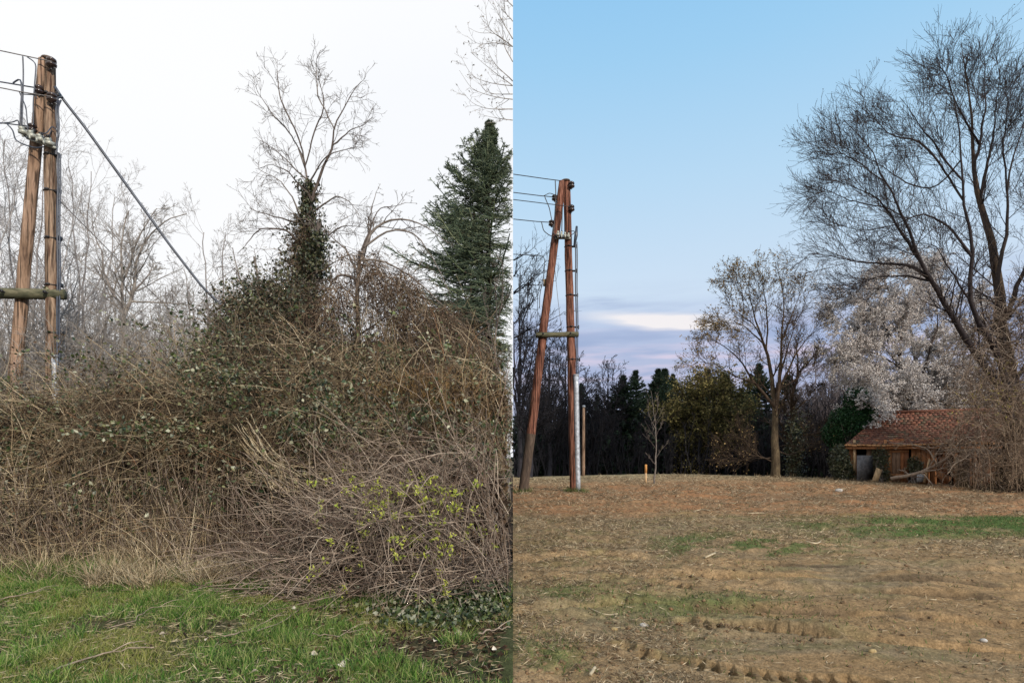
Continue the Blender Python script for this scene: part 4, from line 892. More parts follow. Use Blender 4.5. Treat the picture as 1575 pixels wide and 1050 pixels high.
# ---------------------------------------------------------------- power poles
def along_pt(a, b, t): return a + (b - a) * t
def a_pole(name, label, d, legL, legR, beam, conduit, steps, insul, fuse, mats, tar, sc, cable_x, side_d=.0):
    """legs: (base px, base py, top px, top py, r0, r1)"""
    mL, mR = mats
    bx = (legR[0] - CX) / F * d; root = thing(name, (bx, d, float(ground(bx, d))), label, 'utility pole')
    rg = np.random.default_rng(3)
    def leg(l, m, dd_, t):
        p0 = P(l[0], l[1], d + dd_); p1 = P(l[2], l[3], d + dd_ * .2); k = 40
        p0 = p0.copy(); p0[2] = float(ground(p0[0], p0[1])) - .2
        pp = np.linspace(p0, p1, k); pp += np.concatenate([[np.zeros(3)], np.cumsum(rg.normal(0, .0035, (k - 1, 3)), 0)]); rr = np.linspace(l[4], l[5], k) * (1 + rg.normal(0, .012, k))
        mb = MB(); mb.tube(pp, rr, 16, 0, True); o = mb.build('pole_leg', [m], root, smooth=True)
        if t:
            kk = 9; mb = MB(); sg = pp[:kk]; mb.tube(sg, rr[:kk] + .006, 16); q_ = mb.build('tar_coating', m_tar, o if False else root, smooth=True)
        return pp, rr
    a = leg(legL, mL, side_d, tar); b = leg(legR, mR, 0, False)
    # crossbeam log
    q0 = P(beam[0], beam[1], d - .0); q1 = P(beam[2], beam[3], d - .0); q0[1] += beam[5]; q1[1] += beam[6]
    pp = np.linspace(q0, q1, 8); mb = MB(); mb.tube(pp, np.full(8, beam[4]), 14, 0, True); beam_o = mb.build('crossbeam', m_log, root, smooth=True)
    for e in (pp[0], pp[-1]):
        pass
    for t_ in (.16, .80):
        c_ = q0 + (q1 - q0) * t_; mb = MB(); mb.tube(np.array([c_ + [0, -.22, 0], c_ + [0, .22, 0]]), [.014, .014], 8, 0, True); mb.tube(np.array([c_ + [0, -.22, 0], c_ + [0, -.18, 0]]), [.035, .035], 6, 0, True); mb.build('bolt', m_iron, beam_o)
    # leg axis lookup for rungs
    def at(leg_, py):
        zz = 1.6 + (HY - py) / F * d; pp_, rr_ = leg_; i_ = np.argmin(abs(pp_[:, 2] - zz)); return pp_[i_], rr_[i_]
    for py in steps:
        c, r = at(b, py); mb = MB()
        th = np.linspace(0, 2 * math.pi, 17); ring = np.stack([c[0] + (r + .008) * np.cos(th), c[1] + (r + .008) * np.sin(th), np.full(17, c[2])], -1); mb.tube(ring, np.full(17, .011), 5)
        mb.box((c[0] + r + .05 * sc, c[1] - .02, c[2]), (.13 * sc, .05, .05)); mb.box((c[0] + r + .12 * sc, c[1] - .02, c[2]), (.035, .09, .11 * sc))
        mb.box((c[0] + .02, c[1] - r - .02, c[2] + .005), (.07, .04, .035)); mb.build('cable_clamp', m_iron, root)
    for px, py, sz in insul:
        c = P(px, py, d - (.12)); mb = MB(); prof = [(0, -.02), (.03, -.02), (.03, .0), (.075, .01), (.08, .04), (.045, .055), (.045, .075), (.075, .085), (.07, .12), (.03, .15), (0, .15)]
        v = []; nn = 14
        for r_, z_ in prof:
            for j_ in range(nn): v.append((c[0] + r_ * sz * math.cos(j_ * 6.2832 / nn), c[1] + r_ * sz * math.sin(j_ * 6.2832 / nn), c[2] + (z_ - .07) * sz))
        qd = [(a_ * nn + j_, a_ * nn + (j_ + 1) % nn, (a_ + 1) * nn + (j_ + 1) % nn, (a_ + 1) * nn + j_) for a_ in range(len(prof) - 1) for j_ in range(nn)]
        o = MB().add(v, qd).build('insulator', m_ceramic, root, smooth=True)
        lg, r = at(b if px > (legR[2] + legL[2]) / 2 else a, py); mb = MB()
        mb.tube(np.array([c + [0, 0, -.10 * sz], [lg[0], lg[1] - r * .6, c[2] - .11 * sz]]), [.014, .014], 6, 0, True); mb.tube(np.array([c + [0, 0, -.12 * sz], c + [0, 0, .02]]), [.014, .014], 6); mb.build('bracket', m_iron, o)
    # fuse switch
    fx, fy, fw = fuse; c = P(fx, fy, d - .26); mb = MB(); w_ = fw / F * d
    for j_ in range(4):
        t_ = (j_ - 1.5) / 4 * w_; s_ = fuse_tilt * t_
        mb.box((c[0] + t_, c[1] + .05 * j_ - .05, c[2] - s_), (w_ * .19, .22, .075), rx=.2); mb.box((c[0] + t_, c[1] - .12 + .05 * j_, c[2] - s_ + .05), (w_ * .12, .10, .09), rx=.5)
        mb.tube(np.array([[c[0] + t_, c[1] - .10, c[2] - s_ - .03], [c[0] + t_, c[1] - .10, c[2] - s_ - .11]]), [.022, .018], 8, 0, True)
    mb.box((c[0], c[1] + .12, c[2] - .05), (w_ * 1.1, .05, .05), ry=math.atan(fuse_tilt)); fo = mb.build('fuse_switch', m_alu, root)
    for j_ in range(4):
        t_ = (j_ - 1.5) / 4 * w_; mb = MB(); mb.box((c[0] + t_ + .02, c[1] - .02, c[2] - fuse_tilt * t_ + .11), (.05, .06, .05), rx=.3); mb.build('fuse_cap', m_iron, fo)
    # riser cable and conduit
    (cx0, cy0), (cx1, cy1) = cable_x; c0 = P(cx0, cy0, d - .05); c1 = P(cx1, cy1, d - .05)
    for off, r_ in ((0, .022), (.05, .016)):
        pp = np.linspace(c0, c1, 20) + [off, 0, 0]; pp[:, 0] += .008 * np.sin(np.linspace(0, 14, 20)); mb = MB(); mb.tube(pp, np.full(20, r_), 7); mb.build('riser_cable', m_cable, root, smooth=True)
    (px0, py0), (px1, py1), r_ = conduit; c0 = P(px0, py0, d - .12); c1 = P(px1, py1, d - .12); c1[2] = max(c1[2], float(ground(c1[0], c1[1])) - .05)
    pp = np.linspace(c0, c1, 12); mb = MB(); mb.tube(pp, np.full(12, r_), 14, 0, True); mb.tube(np.array([c0 + [0, 0, -.02], c0 + [0, 0, .03]]), [r_ + .008, r_ + .008], 14, 0, True); mb.build('cable_conduit', m_zinc, root, smooth=True)
    # cap on the top
    t0 = b[0][-1]; mb = MB(); mb.tube(np.array([t0 + [-.03, 0, -.02], t0 + [-.03, 0, .03]]), [legR[5] * 1.35, legR[5] * 1.2], 16, 0, True); mb.build('top_cap', m_tar, root)
    return root, a, b
fuse_tilt = .35
dL = 12.8
poleL, aL, bL = a_pole('utility_pole', 'two-legged wooden pole rising out of the brambles at the left edge', dL, (2, 760, 69, 92, .138, .108), (82, 760, 75, 92, .140, .108),
       (14, 456, 97, 452, .115, -.26, .05), ((84, 548), (88, 760), .06), [152, 237, 302, 368, 437, 507], [(79, 96, 1.3), (60, 138, 1.2), (80, 150, 1.3), (50, 197, 1.2)], (57, 212, 42), (m_poletan, m_pole), False, .8, ((89, 237), (88, 560)), .0)
fuse_tilt = 0.0
dR = 18.9
poleR, aR, bR = a_pole('utility_pole', 'two-legged red brown wooden pole standing in the mown field', dR, (803, 755, 866, 279, .155, .12), (884, 757, 872, 279, .155, .115),
       (824, 517, 889, 515, .085, -.2, -.1), ((886, 577), (889, 757), .085), [373, 419, 460, 505, 553], [(879, 284, 1.3), (853, 304, 1.2), (879, 320, 1.3), (848, 343, 1.2)], (866, 362, 22), (m_polered, m_polered), True, 1.0, ((885, 372), (887, 580)), .0)
mb = MB(); p0 = P(883, 380, dR - .1); p1 = P(886, 362, dR - .1); p2 = P(887, 348, dR - .1); mb.tube(np.array([p0, p1, p2]), [.03, .06, .035], 8, 0, True); mb.build('cable_head', m_cable, poleR, smooth=True)

def wire(name, label, cat, pts, r, m, sign, k=24, sag=0, group=None):
    pp = resample([P(*p) if len(p) == 3 else np.array(p) for p in pts], k)
    t = np.linspace(0, 1, k); pp[:, 2] -= sag * 4 * t * (1 - t); pp[:, 0] = np.maximum(pp[:, 0], .004) if sign > 0 else np.minimum(pp[:, 0], -.004)
    mb = MB(); mb.tube(pp, np.full(k, r), 6, 0, True); return tag(mb.build(name, m, smooth=True), label, cat, group)
G1 = 'wires on the left pole'; G2 = 'wires on the field pole'
wire('overhead_wire', 'topmost bare wire arriving at the left pole top', 'wire', [(-60, 66, 12.6), (0, 78, 12.6), (66, 92, 12.6), (80, 95, 12.6)], .011, m_wire, -1, group=G1)
wire('overhead_wire', 'dark wire ending on the insulator below the left pole top', 'wire', [(-60, 118, 12.65), (0, 126, 12.65), (30, 131, 12.65), (60, 136, 12.65)], .014, m_cable, -1, group=G1)
wire('overhead_wire', 'bare wire crossing the left pole front to the second right insulator', 'wire', [(-60, 126, 12.5), (0, 135, 12.5), (35, 142, 12.5), (80, 149, 12.5)], .011, m_wire, -1, group=G1)
wire('overhead_wire', 'lowest dark wire reaching the left pole above the fuse switch', 'wire', [(-60, 182, 12.65), (0, 189, 12.65), (50, 195, 12.65)], .013, m_cable, -1, group=G1)
wire('service_cable', 'thick twisted blue black cable falling from the left pole to the vines', 'cable', [(84, 133, 12.8), (93, 148, 12.9), (130, 195, 13.1), (200, 292, 13.6), (262, 378, 14), (310, 440, 14.3), (350, 480, 14.6), (420, 530, 15), (520, 600, 15.6)], .030, m_cable, -1, 60)
wire('overhead_wire', 'thin slack wire from the middle of the left pole into the scrub', 'wire', [(88, 305, 12.8), (113, 330, 13.1), (180, 398, 14), (250, 465, 15), (330, 540, 16)], .010, m_wire, -1, 30)
for o_, pl, r_ in [('jumper', [(35, 87), (36, 110), (35, 160), (33, 205), (38, 214), (55, 215)], .013), ('jumper', [(42, 88), (56, 97), (54, 120), (51, 160), (51, 192)], .012), ('jumper', [(20, 128), (32, 119), (34, 140), (32, 165), (31, 195), (33, 208), (45, 214)], .016),
                   ('jumper', [(30, 142), (40, 165), (43, 200)], .011), ('jumper', [(10, 190), (20, 200), (23, 215), (35, 222), (55, 228), (68, 226)], .014), ('jumper', [(0, 190), (20, 188), (28, 184), (30, 200)], .012),
                   ('jumper', [(92, 155), (86, 165), (87, 190), (91, 205), (86, 225), (86, 238)], .020), ('jumper', [(94, 154), (89, 165), (91, 195), (88, 220), (87, 238)], .016), ('jumper', [(60, 207), (72, 205), (80, 194), (88, 200), (90, 215)], .012), ('jumper', [(66, 212), (76, 208), (79, 200)], .010), ('jumper', [(34, 145), (54, 146), (57, 152)], .011), ('jumper', [(97, 150), (90, 150), (87, 158)], .018)]:
    pp = resample([P(a_, b_, dL - .28 if a_ < 80 else dL - .1) for a_, b_ in pl], 22); pp[1:-1] = (pp[:-2] + pp[1:-1] * 2 + pp[2:]) / 4; mb = MB(); mb.tube(pp, np.full(22, r_), 6); mb.build('jumper_cable', m_cable, poleL, smooth=True)
for y0_, y1_, x1, yy1, dp, lb, r_ in [(268, 0, 862, 278, dR - .1, 'topmost wire running to the field pole top', .013), (296, 0, 852, 303, dR - .15, 'second wire from the top on the field pole', .013), (307, 0, 877, 318, dR - .3, 'wire crossing the field pole to its right insulator', .012), (337, 0, 846, 342, dR - .15, 'fourth wire from the top reaching the field pole', .013)]:
    wire('overhead_wire', lb, 'wire', [(789.5, y0_, dp), (x1 - 20, y0_ + (yy1 - y0_) * .75, dp), (x1, yy1, dp)], r_, m_iron, 1, group=G2)
wire('overhead_wire', 'lower wire bending down beside the field pole over the twigs', 'wire', [(789.5, 391, 18.5), (832, 393, 18.5), (838, 396, 18.5), (837, 420, 18.5), (830, 455, 18.5), (830, 474, 18.5)], .012, m_iron, 1, 30)
for pl, r_ in [([(854, 278), (855, 300), (853, 335), (852, 355)], .016), ([(835, 302), (845, 297), (852, 299), (853, 303)], .011), ([(838, 303), (845, 320), (849, 340)], .014), ([(833, 342), (836, 355), (845, 362), (858, 366), (868, 366)], .014), ([(851, 345), (851, 358), (857, 366), (866, 365)], .018),
               ([(865, 320), (864, 355)], .016), ([(866, 362), (876, 356), (883, 355), (885, 360)], .012), ([(866, 365), (878, 362), (884, 358)], .012)]:
    pp = resample([P(a_, b_, dR - .22) for a_, b_ in pl], 18); mb = MB(); mb.tube(pp, np.full(18, r_), 6); mb.build('jumper_cable', m_iron, poleR, smooth=True)
mb = MB(); pp = resample([P(853, 410, dR - .1), P(858, 460, dR - .1), P(864, 510, dR - .1)], 8); mb.tube(pp, np.full(8, .008), 5); mb.build('earth_wire', m_wire, poleR)
mb = MB(); c = P(838, 435, dR + .05); mb.box(c, (.10, .05, .22)); mb.build('warning_plate', m_endwood, poleR)

# ---------------------------------------------------------------- RIGHT: wood edge
rng = np.random.default_rng(53)
# conifers
protoA = None
def dup(root, loc, rz, s, label):
    r = root.copy(); col.objects.link(r); r.location = loc; r.rotation_euler = (0, 0, rz); r.scale = (s[0], s[0], s[1]); r['label'] = label
    for ch in list(root.children):
        c_ = ch.copy(); col.objects.link(c_); c_.parent = r; c_.matrix_parent_inverse = ch.matrix_parent_inverse
    return r
FIRS = [(958, 578, 38, .95, 'dark fir at the left end of the evergreen row'), (978, 568, 40, .8, 'slim pointed fir between the leftmost firs and the sapling'), (1012, 566, 40, 1.0, 'broad dark fir directly behind the orange topped stake'), (1022, 568, 43, .9, 'fir with twin looking top behind the sapling'),
        (1035, 574, 44, .7, 'narrow fir beside the olive leaved tree'), (1062, 590, 42, 1.0, 'dark fir behind the left of the olive leaved tree'), (1088, 565, 43, 1.0, 'fir rising behind the middle of the olive leaved tree'), (1115, 575, 42, .9, 'fir tip at the right of the olive leaved tree'),
        (1150, 600, 44, 1.1, 'dark fir left of the big bare meadow tree'), (1168, 560, 46, .8, 'fir top seen through the boughs of the big bare meadow tree'), (1212, 575, 44, 1.0, 'dark fir behind the trunk of the big bare meadow tree'), (894, 590, 42, .7, 'faint fir just right of the field pole'), (918, 605, 44, .7, 'small faint fir left of the evergreen row'), (940, 620, 41, 1.2, 'low bushy fir before the left end of the evergreen row'), (1240, 640, 44, 1.0, 'short dark fir right of the meadow tree')]
H0 = 9.0
bp_ = gbase(958, 38)
def topz(px, py, d): return 1.6 + (HY - py) / F * d
proto = None
for i, (px, py, d, wr, lb) in enumerate(FIRS):
    b = gbase(px, d); h = topz(px, py, d) - b[2]
    if i < 2:
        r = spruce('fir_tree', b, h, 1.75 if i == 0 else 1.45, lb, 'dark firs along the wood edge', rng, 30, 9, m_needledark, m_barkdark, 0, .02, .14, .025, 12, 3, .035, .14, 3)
        if i == 0: protoA = (r, h)
        else: protoB = (r, h)
    else:
        pr, ph = (protoA if i % 2 else protoB); dup(pr, b, rng.uniform(0, 6.28), (wr * h / ph * 1.1, h / ph), lb)

# far trees drawn from spread limbs
def auto_limbs(px, d, top, wd, by=None, fork=.25, n=7, r=.13, rngv=rng, lean=0, spread=.33):
    by = by if by is not None else gpy(px, d); hgt = by - top; fy = by - hgt * fork
    lm = [([(px, by + 2), (px + lean * .3 + rngv.normal(0, 2), (by + fy) / 2), (px + lean * .5, fy), (px + lean, by - hgt * .6), (px + lean, top + hgt * .08)], r, r * .15)]
    for i in range(n):
        f = (i - (n - 1) / 2) / ((n - 1) / 2); sy = fy - hgt * .12 * rngv.random() + hgt * .05 * abs(f); ey = top + abs(f) ** 1.5 * hgt * spread + rngv.normal(0, 4)
        lm.append(([(px + lean * .5, sy), (px + lean * .6 + f * wd * .30, sy - hgt * .16), (px + lean * .8 + f * wd * .68, sy * .45 + ey * .55), (px + lean + f * wd, ey)], r * .45, r * .08))
    return lm
def RL(a=9, b=6, c=5, rm=.008, f=1.0, tr=.05): return [dict(nc=a, ratio=.42 * f, ang=40, trop=tr, wig=.09, k=7, tmin=.12, rr=.5, rmin=rm * 1.4), dict(nc=b, ratio=.48, ang=40, trop=tr, wig=.12, k=5, tmin=.15, rr=.6, rmin=rm * 1.1), dict(nc=c, ratio=.5, ang=40, trop=tr, wig=.14, k=4, tmin=.2, rr=.7, rmin=rm)]
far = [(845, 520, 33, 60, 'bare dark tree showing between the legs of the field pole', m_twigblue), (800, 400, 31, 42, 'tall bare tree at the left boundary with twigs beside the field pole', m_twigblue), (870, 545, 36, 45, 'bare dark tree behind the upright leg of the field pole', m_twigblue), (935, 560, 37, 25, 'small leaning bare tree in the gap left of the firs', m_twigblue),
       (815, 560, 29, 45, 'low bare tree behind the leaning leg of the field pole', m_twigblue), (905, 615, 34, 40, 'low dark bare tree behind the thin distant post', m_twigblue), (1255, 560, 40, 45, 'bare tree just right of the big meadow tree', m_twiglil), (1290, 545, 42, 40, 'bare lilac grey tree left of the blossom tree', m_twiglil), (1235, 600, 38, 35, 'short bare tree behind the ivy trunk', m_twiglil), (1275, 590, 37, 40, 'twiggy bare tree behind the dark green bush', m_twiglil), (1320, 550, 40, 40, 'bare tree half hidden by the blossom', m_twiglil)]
for px, top, d, wd, lb, mt in far:
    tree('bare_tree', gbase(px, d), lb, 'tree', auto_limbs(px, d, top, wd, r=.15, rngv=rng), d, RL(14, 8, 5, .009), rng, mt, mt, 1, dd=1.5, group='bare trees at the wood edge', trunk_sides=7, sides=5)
# a bough from over the left boundary
root = thing('bare_tree', (.01, 22, 6), 'dark bare boughs entering beside the field pole from the boundary', 'tree')
ls = [limb(e, 21, .03, .008, 12, rng, .3, .01) for e in [[(790, 452), (808, 440), (820, 425), (842, 400)], [(790, 450), (806, 436), (828, 440), (856, 432)], [(790, 520), (805, 512), (822, 500), (835, 495)], [(790, 498), (800, 488), (812, 470), (818, 455)], [(790, 400), (800, 395), (812, 388), (822, 380)], [(790, 520), (812, 508), (838, 495), (868, 480)], [(790, 425), (797, 415), (803, 405)]]]
PP = np.stack([l[0] for l in ls]); RR = np.stack([l[1] for l in ls]); PP[:, :, 0] = np.maximum(PP[:, :, 0], .006); mb = MB(); mb.tube(PP, RR, 5)
A, AR = clipx(*grow(PP, RR, 9, .5, 45, .06, .15, 6, rng, tmin=.05, rr=.6, rmin=.007, fixlen=.6), 1); mb.tube(A, AR, 3); B, BR = clipx(*grow(A, AR, 4, .5, 45, .06, .15, 4, rng, rr=.8, rmin=.0055, fixlen=.28), 1); mb.tube(B, BR, 3); mb.build('crown', m_twigblue, root, smooth=True)

# understorey: dark wood as one mass
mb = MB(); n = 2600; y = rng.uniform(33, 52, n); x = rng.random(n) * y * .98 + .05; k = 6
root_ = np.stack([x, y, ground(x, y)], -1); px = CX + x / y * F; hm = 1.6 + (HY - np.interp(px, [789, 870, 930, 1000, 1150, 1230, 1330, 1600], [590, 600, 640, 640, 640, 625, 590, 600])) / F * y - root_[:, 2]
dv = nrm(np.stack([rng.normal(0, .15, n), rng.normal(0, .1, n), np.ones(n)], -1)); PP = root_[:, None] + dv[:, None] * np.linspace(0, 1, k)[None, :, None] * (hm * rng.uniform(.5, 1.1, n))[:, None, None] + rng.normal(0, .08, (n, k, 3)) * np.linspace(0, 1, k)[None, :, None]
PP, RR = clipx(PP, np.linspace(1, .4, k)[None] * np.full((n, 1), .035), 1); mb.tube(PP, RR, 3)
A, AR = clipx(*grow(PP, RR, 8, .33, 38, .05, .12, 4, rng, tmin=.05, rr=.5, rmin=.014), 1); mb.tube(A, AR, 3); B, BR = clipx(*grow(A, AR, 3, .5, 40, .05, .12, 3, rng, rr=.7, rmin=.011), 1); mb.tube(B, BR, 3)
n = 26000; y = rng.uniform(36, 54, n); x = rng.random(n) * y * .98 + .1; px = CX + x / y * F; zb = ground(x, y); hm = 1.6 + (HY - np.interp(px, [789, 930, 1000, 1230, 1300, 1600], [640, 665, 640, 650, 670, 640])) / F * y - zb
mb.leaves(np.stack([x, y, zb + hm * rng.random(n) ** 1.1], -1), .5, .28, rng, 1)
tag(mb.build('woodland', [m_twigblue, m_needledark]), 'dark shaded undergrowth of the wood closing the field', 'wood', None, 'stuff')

# olive leaved tree
def olive(fb, allp, rng):
    for a, c_ in ((allp[-1], 2), (allp[-2], 3)):
        pos, _ = along(a, c_ + 2, rng, .1); pos = pos + rng.normal(0, .08, pos.shape); fb.leaves(pos, .16, .10, rng)
d = 36
tree('olive_leaved_tree', gbase(1092, d), 'broad tree still holding dull olive leaves in front of the firs', 'tree',
     auto_limbs(1092, d, 580, 52, r=.16, fork=.15, n=9, spread=.35) + [([(1090, 700), (1070, 690), (1050, 680), (1042, 670)], .06, .02), ([(1090, 690), (1110, 680), (1130, 660)], .06, .02), ([(1090, 680), (1062, 655), (1045, 630)], .06, .02), ([(1090, 670), (1120, 650), (1135, 620)], .06, .02), ([(1090, 695), (1075, 700), (1062, 705)], .05, .02)],
     d, [dict(nc=12, ratio=.4, ang=50, trop=0, wig=.1, k=7, tmin=.05, rr=.4, rmin=.01, fixlen=1.6), dict(nc=9, ratio=.4, ang=45, trop=0, wig=.12, k=5, tmin=.1, rr=.6, rmin=.009, fixlen=.8), dict(nc=3, ratio=.4, ang=42, trop=0, wig=.12, k=4, tmin=.1, rr=.7, rmin=.008, fixlen=.4)], rng, m_barkdark, m_barkdark, 1, fol(m_olive, olive), dd=1.5)
# the big bare meadow tree
d = 25.5
def buds(fb, allp, rng):
    pos, _ = along(allp[-1], 2, rng, .2); px = CX + pos[:, 0] / pos[:, 1] * F; py = HY - (pos[:, 2] - 1.6) / pos[:, 1] * F
    w = sstep(1225, 1090, px) * sstep(600, 500, py) * .85 + sstep(490, 420, py) * .45 + .10
    pos = pos[rng.random(len(pos)) < w]; fb.leaves(pos, .095, .05, rng)
tree('meadow_tree', gbase(1192, d), 'single large bare tree on the meadow crest with brown buds on its left boughs', 'tree',
     [([(1192, 737), (1191, 700), (1192, 660), (1192, 633), (1188, 600), (1184, 560), (1178, 530), (1165, 505), (1155, 470), (1152, 420)], .20, .012),
      ([(1192, 640), (1198, 600), (1198, 561), (1204, 525), (1206, 470), (1202, 430), (1190, 408)], .10, .012), ([(1189, 626), (1172, 605), (1159, 590), (1147, 570), (1137, 552), (1118, 535), (1098, 523), (1080, 518)], .08, .01),
      ([(1193, 620), (1205, 590), (1218, 560), (1224, 546), (1236, 525), (1252, 510), (1275, 500)], .08, .01), ([(1190, 705), (1172, 706), (1160, 698), (1148, 682), (1137, 666)], .035, .008), ([(1190, 712), (1170, 702), (1140, 698), (1120, 700)], .03, .007),
      ([(1184, 560), (1172, 520), (1160, 500), (1135, 480), (1110, 465)], .05, .008), ([(1204, 525), (1220, 480), (1235, 440)], .05, .008), ([(1180, 540), (1182, 490), (1175, 450), (1165, 410)], .05, .008), ([(1198, 580), (1210, 540), (1222, 500), (1240, 470)], .05, .008),
      ([(1192, 600), (1215, 590), (1240, 570), (1262, 555)], .04, .008), ([(1159, 590), (1130, 580), (1100, 560), (1070, 555)], .04, .008), ([(1178, 530), (1150, 505), (1125, 490), (1108, 500)], .04, .007), ([(1155, 480), (1140, 440), (1128, 430)], .03, .006), ([(1195, 690), (1215, 700), (1240, 690), (1262, 672)], .03, .006)],
     d, [dict(nc=11, ratio=.36, ang=40, trop=.06, wig=.08, k=8, tmin=.2, rr=.32, rmin=.008, rmax=.03, fixlen=1.9, ff=.6), dict(nc=8, ratio=.48, ang=38, trop=.05, wig=.11, k=5, tmin=.1, rr=.6, rmin=.006, fixlen=.8, ff=.4), dict(nc=4, fixlen=.36, ratio=.5, ang=40, trop=.05, wig=.12, k=4, tmin=.2, rr=.7, rmin=.0055)],
     rng, m_barkwarm, m_barkbig, 1, fol(m_budbrown, buds), dd=1.0)
# ivy-trunked crooked tree
d = 30
def ivy2(fb, allp, rng):
    c0 = np.linspace(P(1220, 738, d), P(1226, 640, d), 40); pos = np.repeat(c0, 45, 0) + rng.normal(0, .25, (1800, 3)); fb.leaves(pos, .12, .09, rng)
tree('crooked_tree', gbase(1220, d), 'crooked bare tree with ivy on its trunk right of the meadow tree', 'tree',
     [([(1220, 740), (1221, 700), (1218, 670), (1222, 630)], .20, .12), ([(1222, 640), (1218, 610), (1226, 580), (1228, 555), (1222, 530)], .12, .03), ([(1221, 680), (1240, 668), (1262, 665), (1280, 650), (1300, 655)], .09, .02), ([(1226, 575), (1240, 560), (1255, 545), (1262, 520)], .05, .01),
      ([(1222, 650), (1205, 630), (1196, 600)], .05, .01), ([(1222, 640), (1245, 610), (1260, 590)], .05, .01)], d, RL(13, 8, 5, .008), rng, m_barkwarm, m_barkbig, 1, fol(m_ivy, ivy2), dd=.8, leafname='ivy')
# sapling, stake, distant post
d = 21
tree('sapling', gbase(1007, d), 'slim bare sapling standing alone before the firs', 'tree', [([(1006, 744), (1009, 700), (1009, 660), (1004, 620), (1000, 600)], .035, .006), ([(1008, 715), (1000, 705), (993, 695)], .012, .004), ([(1009, 705), (1018, 690), (1028, 680)], .012, .004), ([(1009, 690), (998, 675), (990, 655)], .012, .004), ([(1008, 670), (1016, 655), (1020, 640)], .01, .004), ([(1006, 660), (998, 640), (997, 620)], .012, .004), ([(1006, 650), (1012, 630), (1010, 605)], .01, .004)],
     d, [dict(nc=7, ratio=.3, ang=38, trop=.08, wig=.08, k=5, tmin=.3, rr=.5, rmin=.0045), dict(nc=3, ratio=.5, ang=38, trop=.05, wig=.1, k=3, rr=.7, rmin=.004)], rng, m_barkgrey, m_barkgrey, 1, dd=.1)
x0 = (993 - CX) / F * 22; root = thing('stake', (x0, 22, float(ground(x0, 22))), 'short wooden stake with orange top left of the sapling', 'stake')
z0 = float(ground(x0, 22)); mb = MB(); mb.tube(np.array([[x0, 22, z0 - .1], [x0 + .01, 22, z0 + .38]]), [.04, .038], 8, 0, True); mb.build('stake_foot', m_palewood, root); mb = MB(); mb.tube(np.array([[x0 + .01, 22, z0 + .38], [x0 + .012, 22, z0 + .68], [x0 + .012, 22, z0 + .70]]), [.043, .043, .02], 8, 0, True); mb.build('painted_top', m_orange, root)
d = 29; x0 = (897 - CX) / F * d; z0 = float(ground(x0, d)); zt_ = 1.6 + (HY - 625) / F * d
root = thing('wooden_post', (x0, d, z0), 'thin distant wooden post with pale cap right of the field pole', 'post'); mb = MB(); mb.tube(np.linspace([x0, d, z0 - .1], [x0 + .03, d, zt_], 8), np.linspace(.085, .065, 8), 10, 0, True); mb.build('shaft', m_poletan, root, smooth=True); mb = MB(); mb.tube(np.array([[x0 + .03, d, zt_ - .05], [x0 + .03, d, zt_ + .06]]), [.085, .07], 10, 0, True); mb.build('post_cap', m_zinc, root)

# ---------------------------------------------------------------- RIGHT: blossom tree
rng = np.random.default_rng(59)
d = 28
def bloss(fb, allp, rng):
    for a, c_ in ((allp[-1], 14), (allp[-2], 12)):
        pos, _ = along(a, c_, rng, .05); pos = pos + rng.normal(0, .02, pos.shape); px = CX + pos[:, 0] / pos[:, 1] * F
        pos = pos[rng.random(len(pos)) < .95 - .45 * sstep(1450, 1560, px)]; fb.leaves(pos, .068, .055, rng)
tree('blossom_tree', gbase(1420, d), 'broad blossoming tree covered in small white flowers behind the shed', 'tree',
     [([(1420, 745), (1420, 700), (1418, 650), (1415, 600), (1405, 540), (1395, 470), (1385, 430)], .2, .02)] +
     [([(1418, 660), (1400, 620), (1370, 580), (1335, 560), (1300, 555)], .09, .015), ([(1416, 620), (1390, 560), (1350, 520), (1310, 500), (1290, 480)], .09, .012), ([(1412, 580), (1380, 520), (1350, 480), (1320, 455)], .08, .012), ([(1410, 560), (1385, 480), (1365, 440), (1350, 420)], .07, .012),
      ([(1416, 620), (1430, 560), (1445, 500), (1440, 440)], .08, .012), ([(1418, 640), (1450, 590), (1490, 550), (1520, 520)], .08, .012), ([(1418, 660), (1390, 640), (1360, 625), (1325, 610)], .07, .012), ([(1418, 650), (1460, 620), (1500, 600), (1550, 590)], .07, .012),
      ([(1416, 600), (1460, 540), (1490, 490), (1500, 450)], .07, .012), ([(1418, 650), (1395, 625, -1), (1365, 622, -2), (1338, 640, -2.5)], .05, .01), ([(1418, 650), (1440, 625, -1), (1455, 630, -2), (1470, 655, -2.5)], .05, .01), ([(1412, 600), (1385, 600, -1), (1350, 590, -2), (1318, 585, -2)], .05, .01), ([(1412, 560), (1440, 560, -1), (1470, 580, -2), (1490, 600, -2)], .05, .01), ([(1418, 650), (1400, 630), (1372, 640), (1348, 650)], .06, .012), ([(1410, 560), (1350, 540), (1320, 530), (1290, 530)], .07, .012), ([(1405, 520), (1410, 470), (1415, 420)], .06, .012)],
     d, [dict(nc=15, ratio=.4, ang=45, trop=.02, wig=.1, k=7, tmin=.12, rr=.35, rmin=.009, rmax=.03, fixlen=1.7, ff=.4), dict(nc=11, ratio=.4, ang=42, trop=.02, wig=.12, k=5, tmin=.1, rr=.6, rmin=.007, fixlen=.8, ff=.3), dict(nc=5, ratio=.4, ang=42, trop=.02, wig=.12, k=4, tmin=.1, rr=.7, rmin=.006, fixlen=.4)], rng, m_barkdark, m_barkdark, 1, fol(m_blossom, bloss), dd=2.0, leafname='blossom')

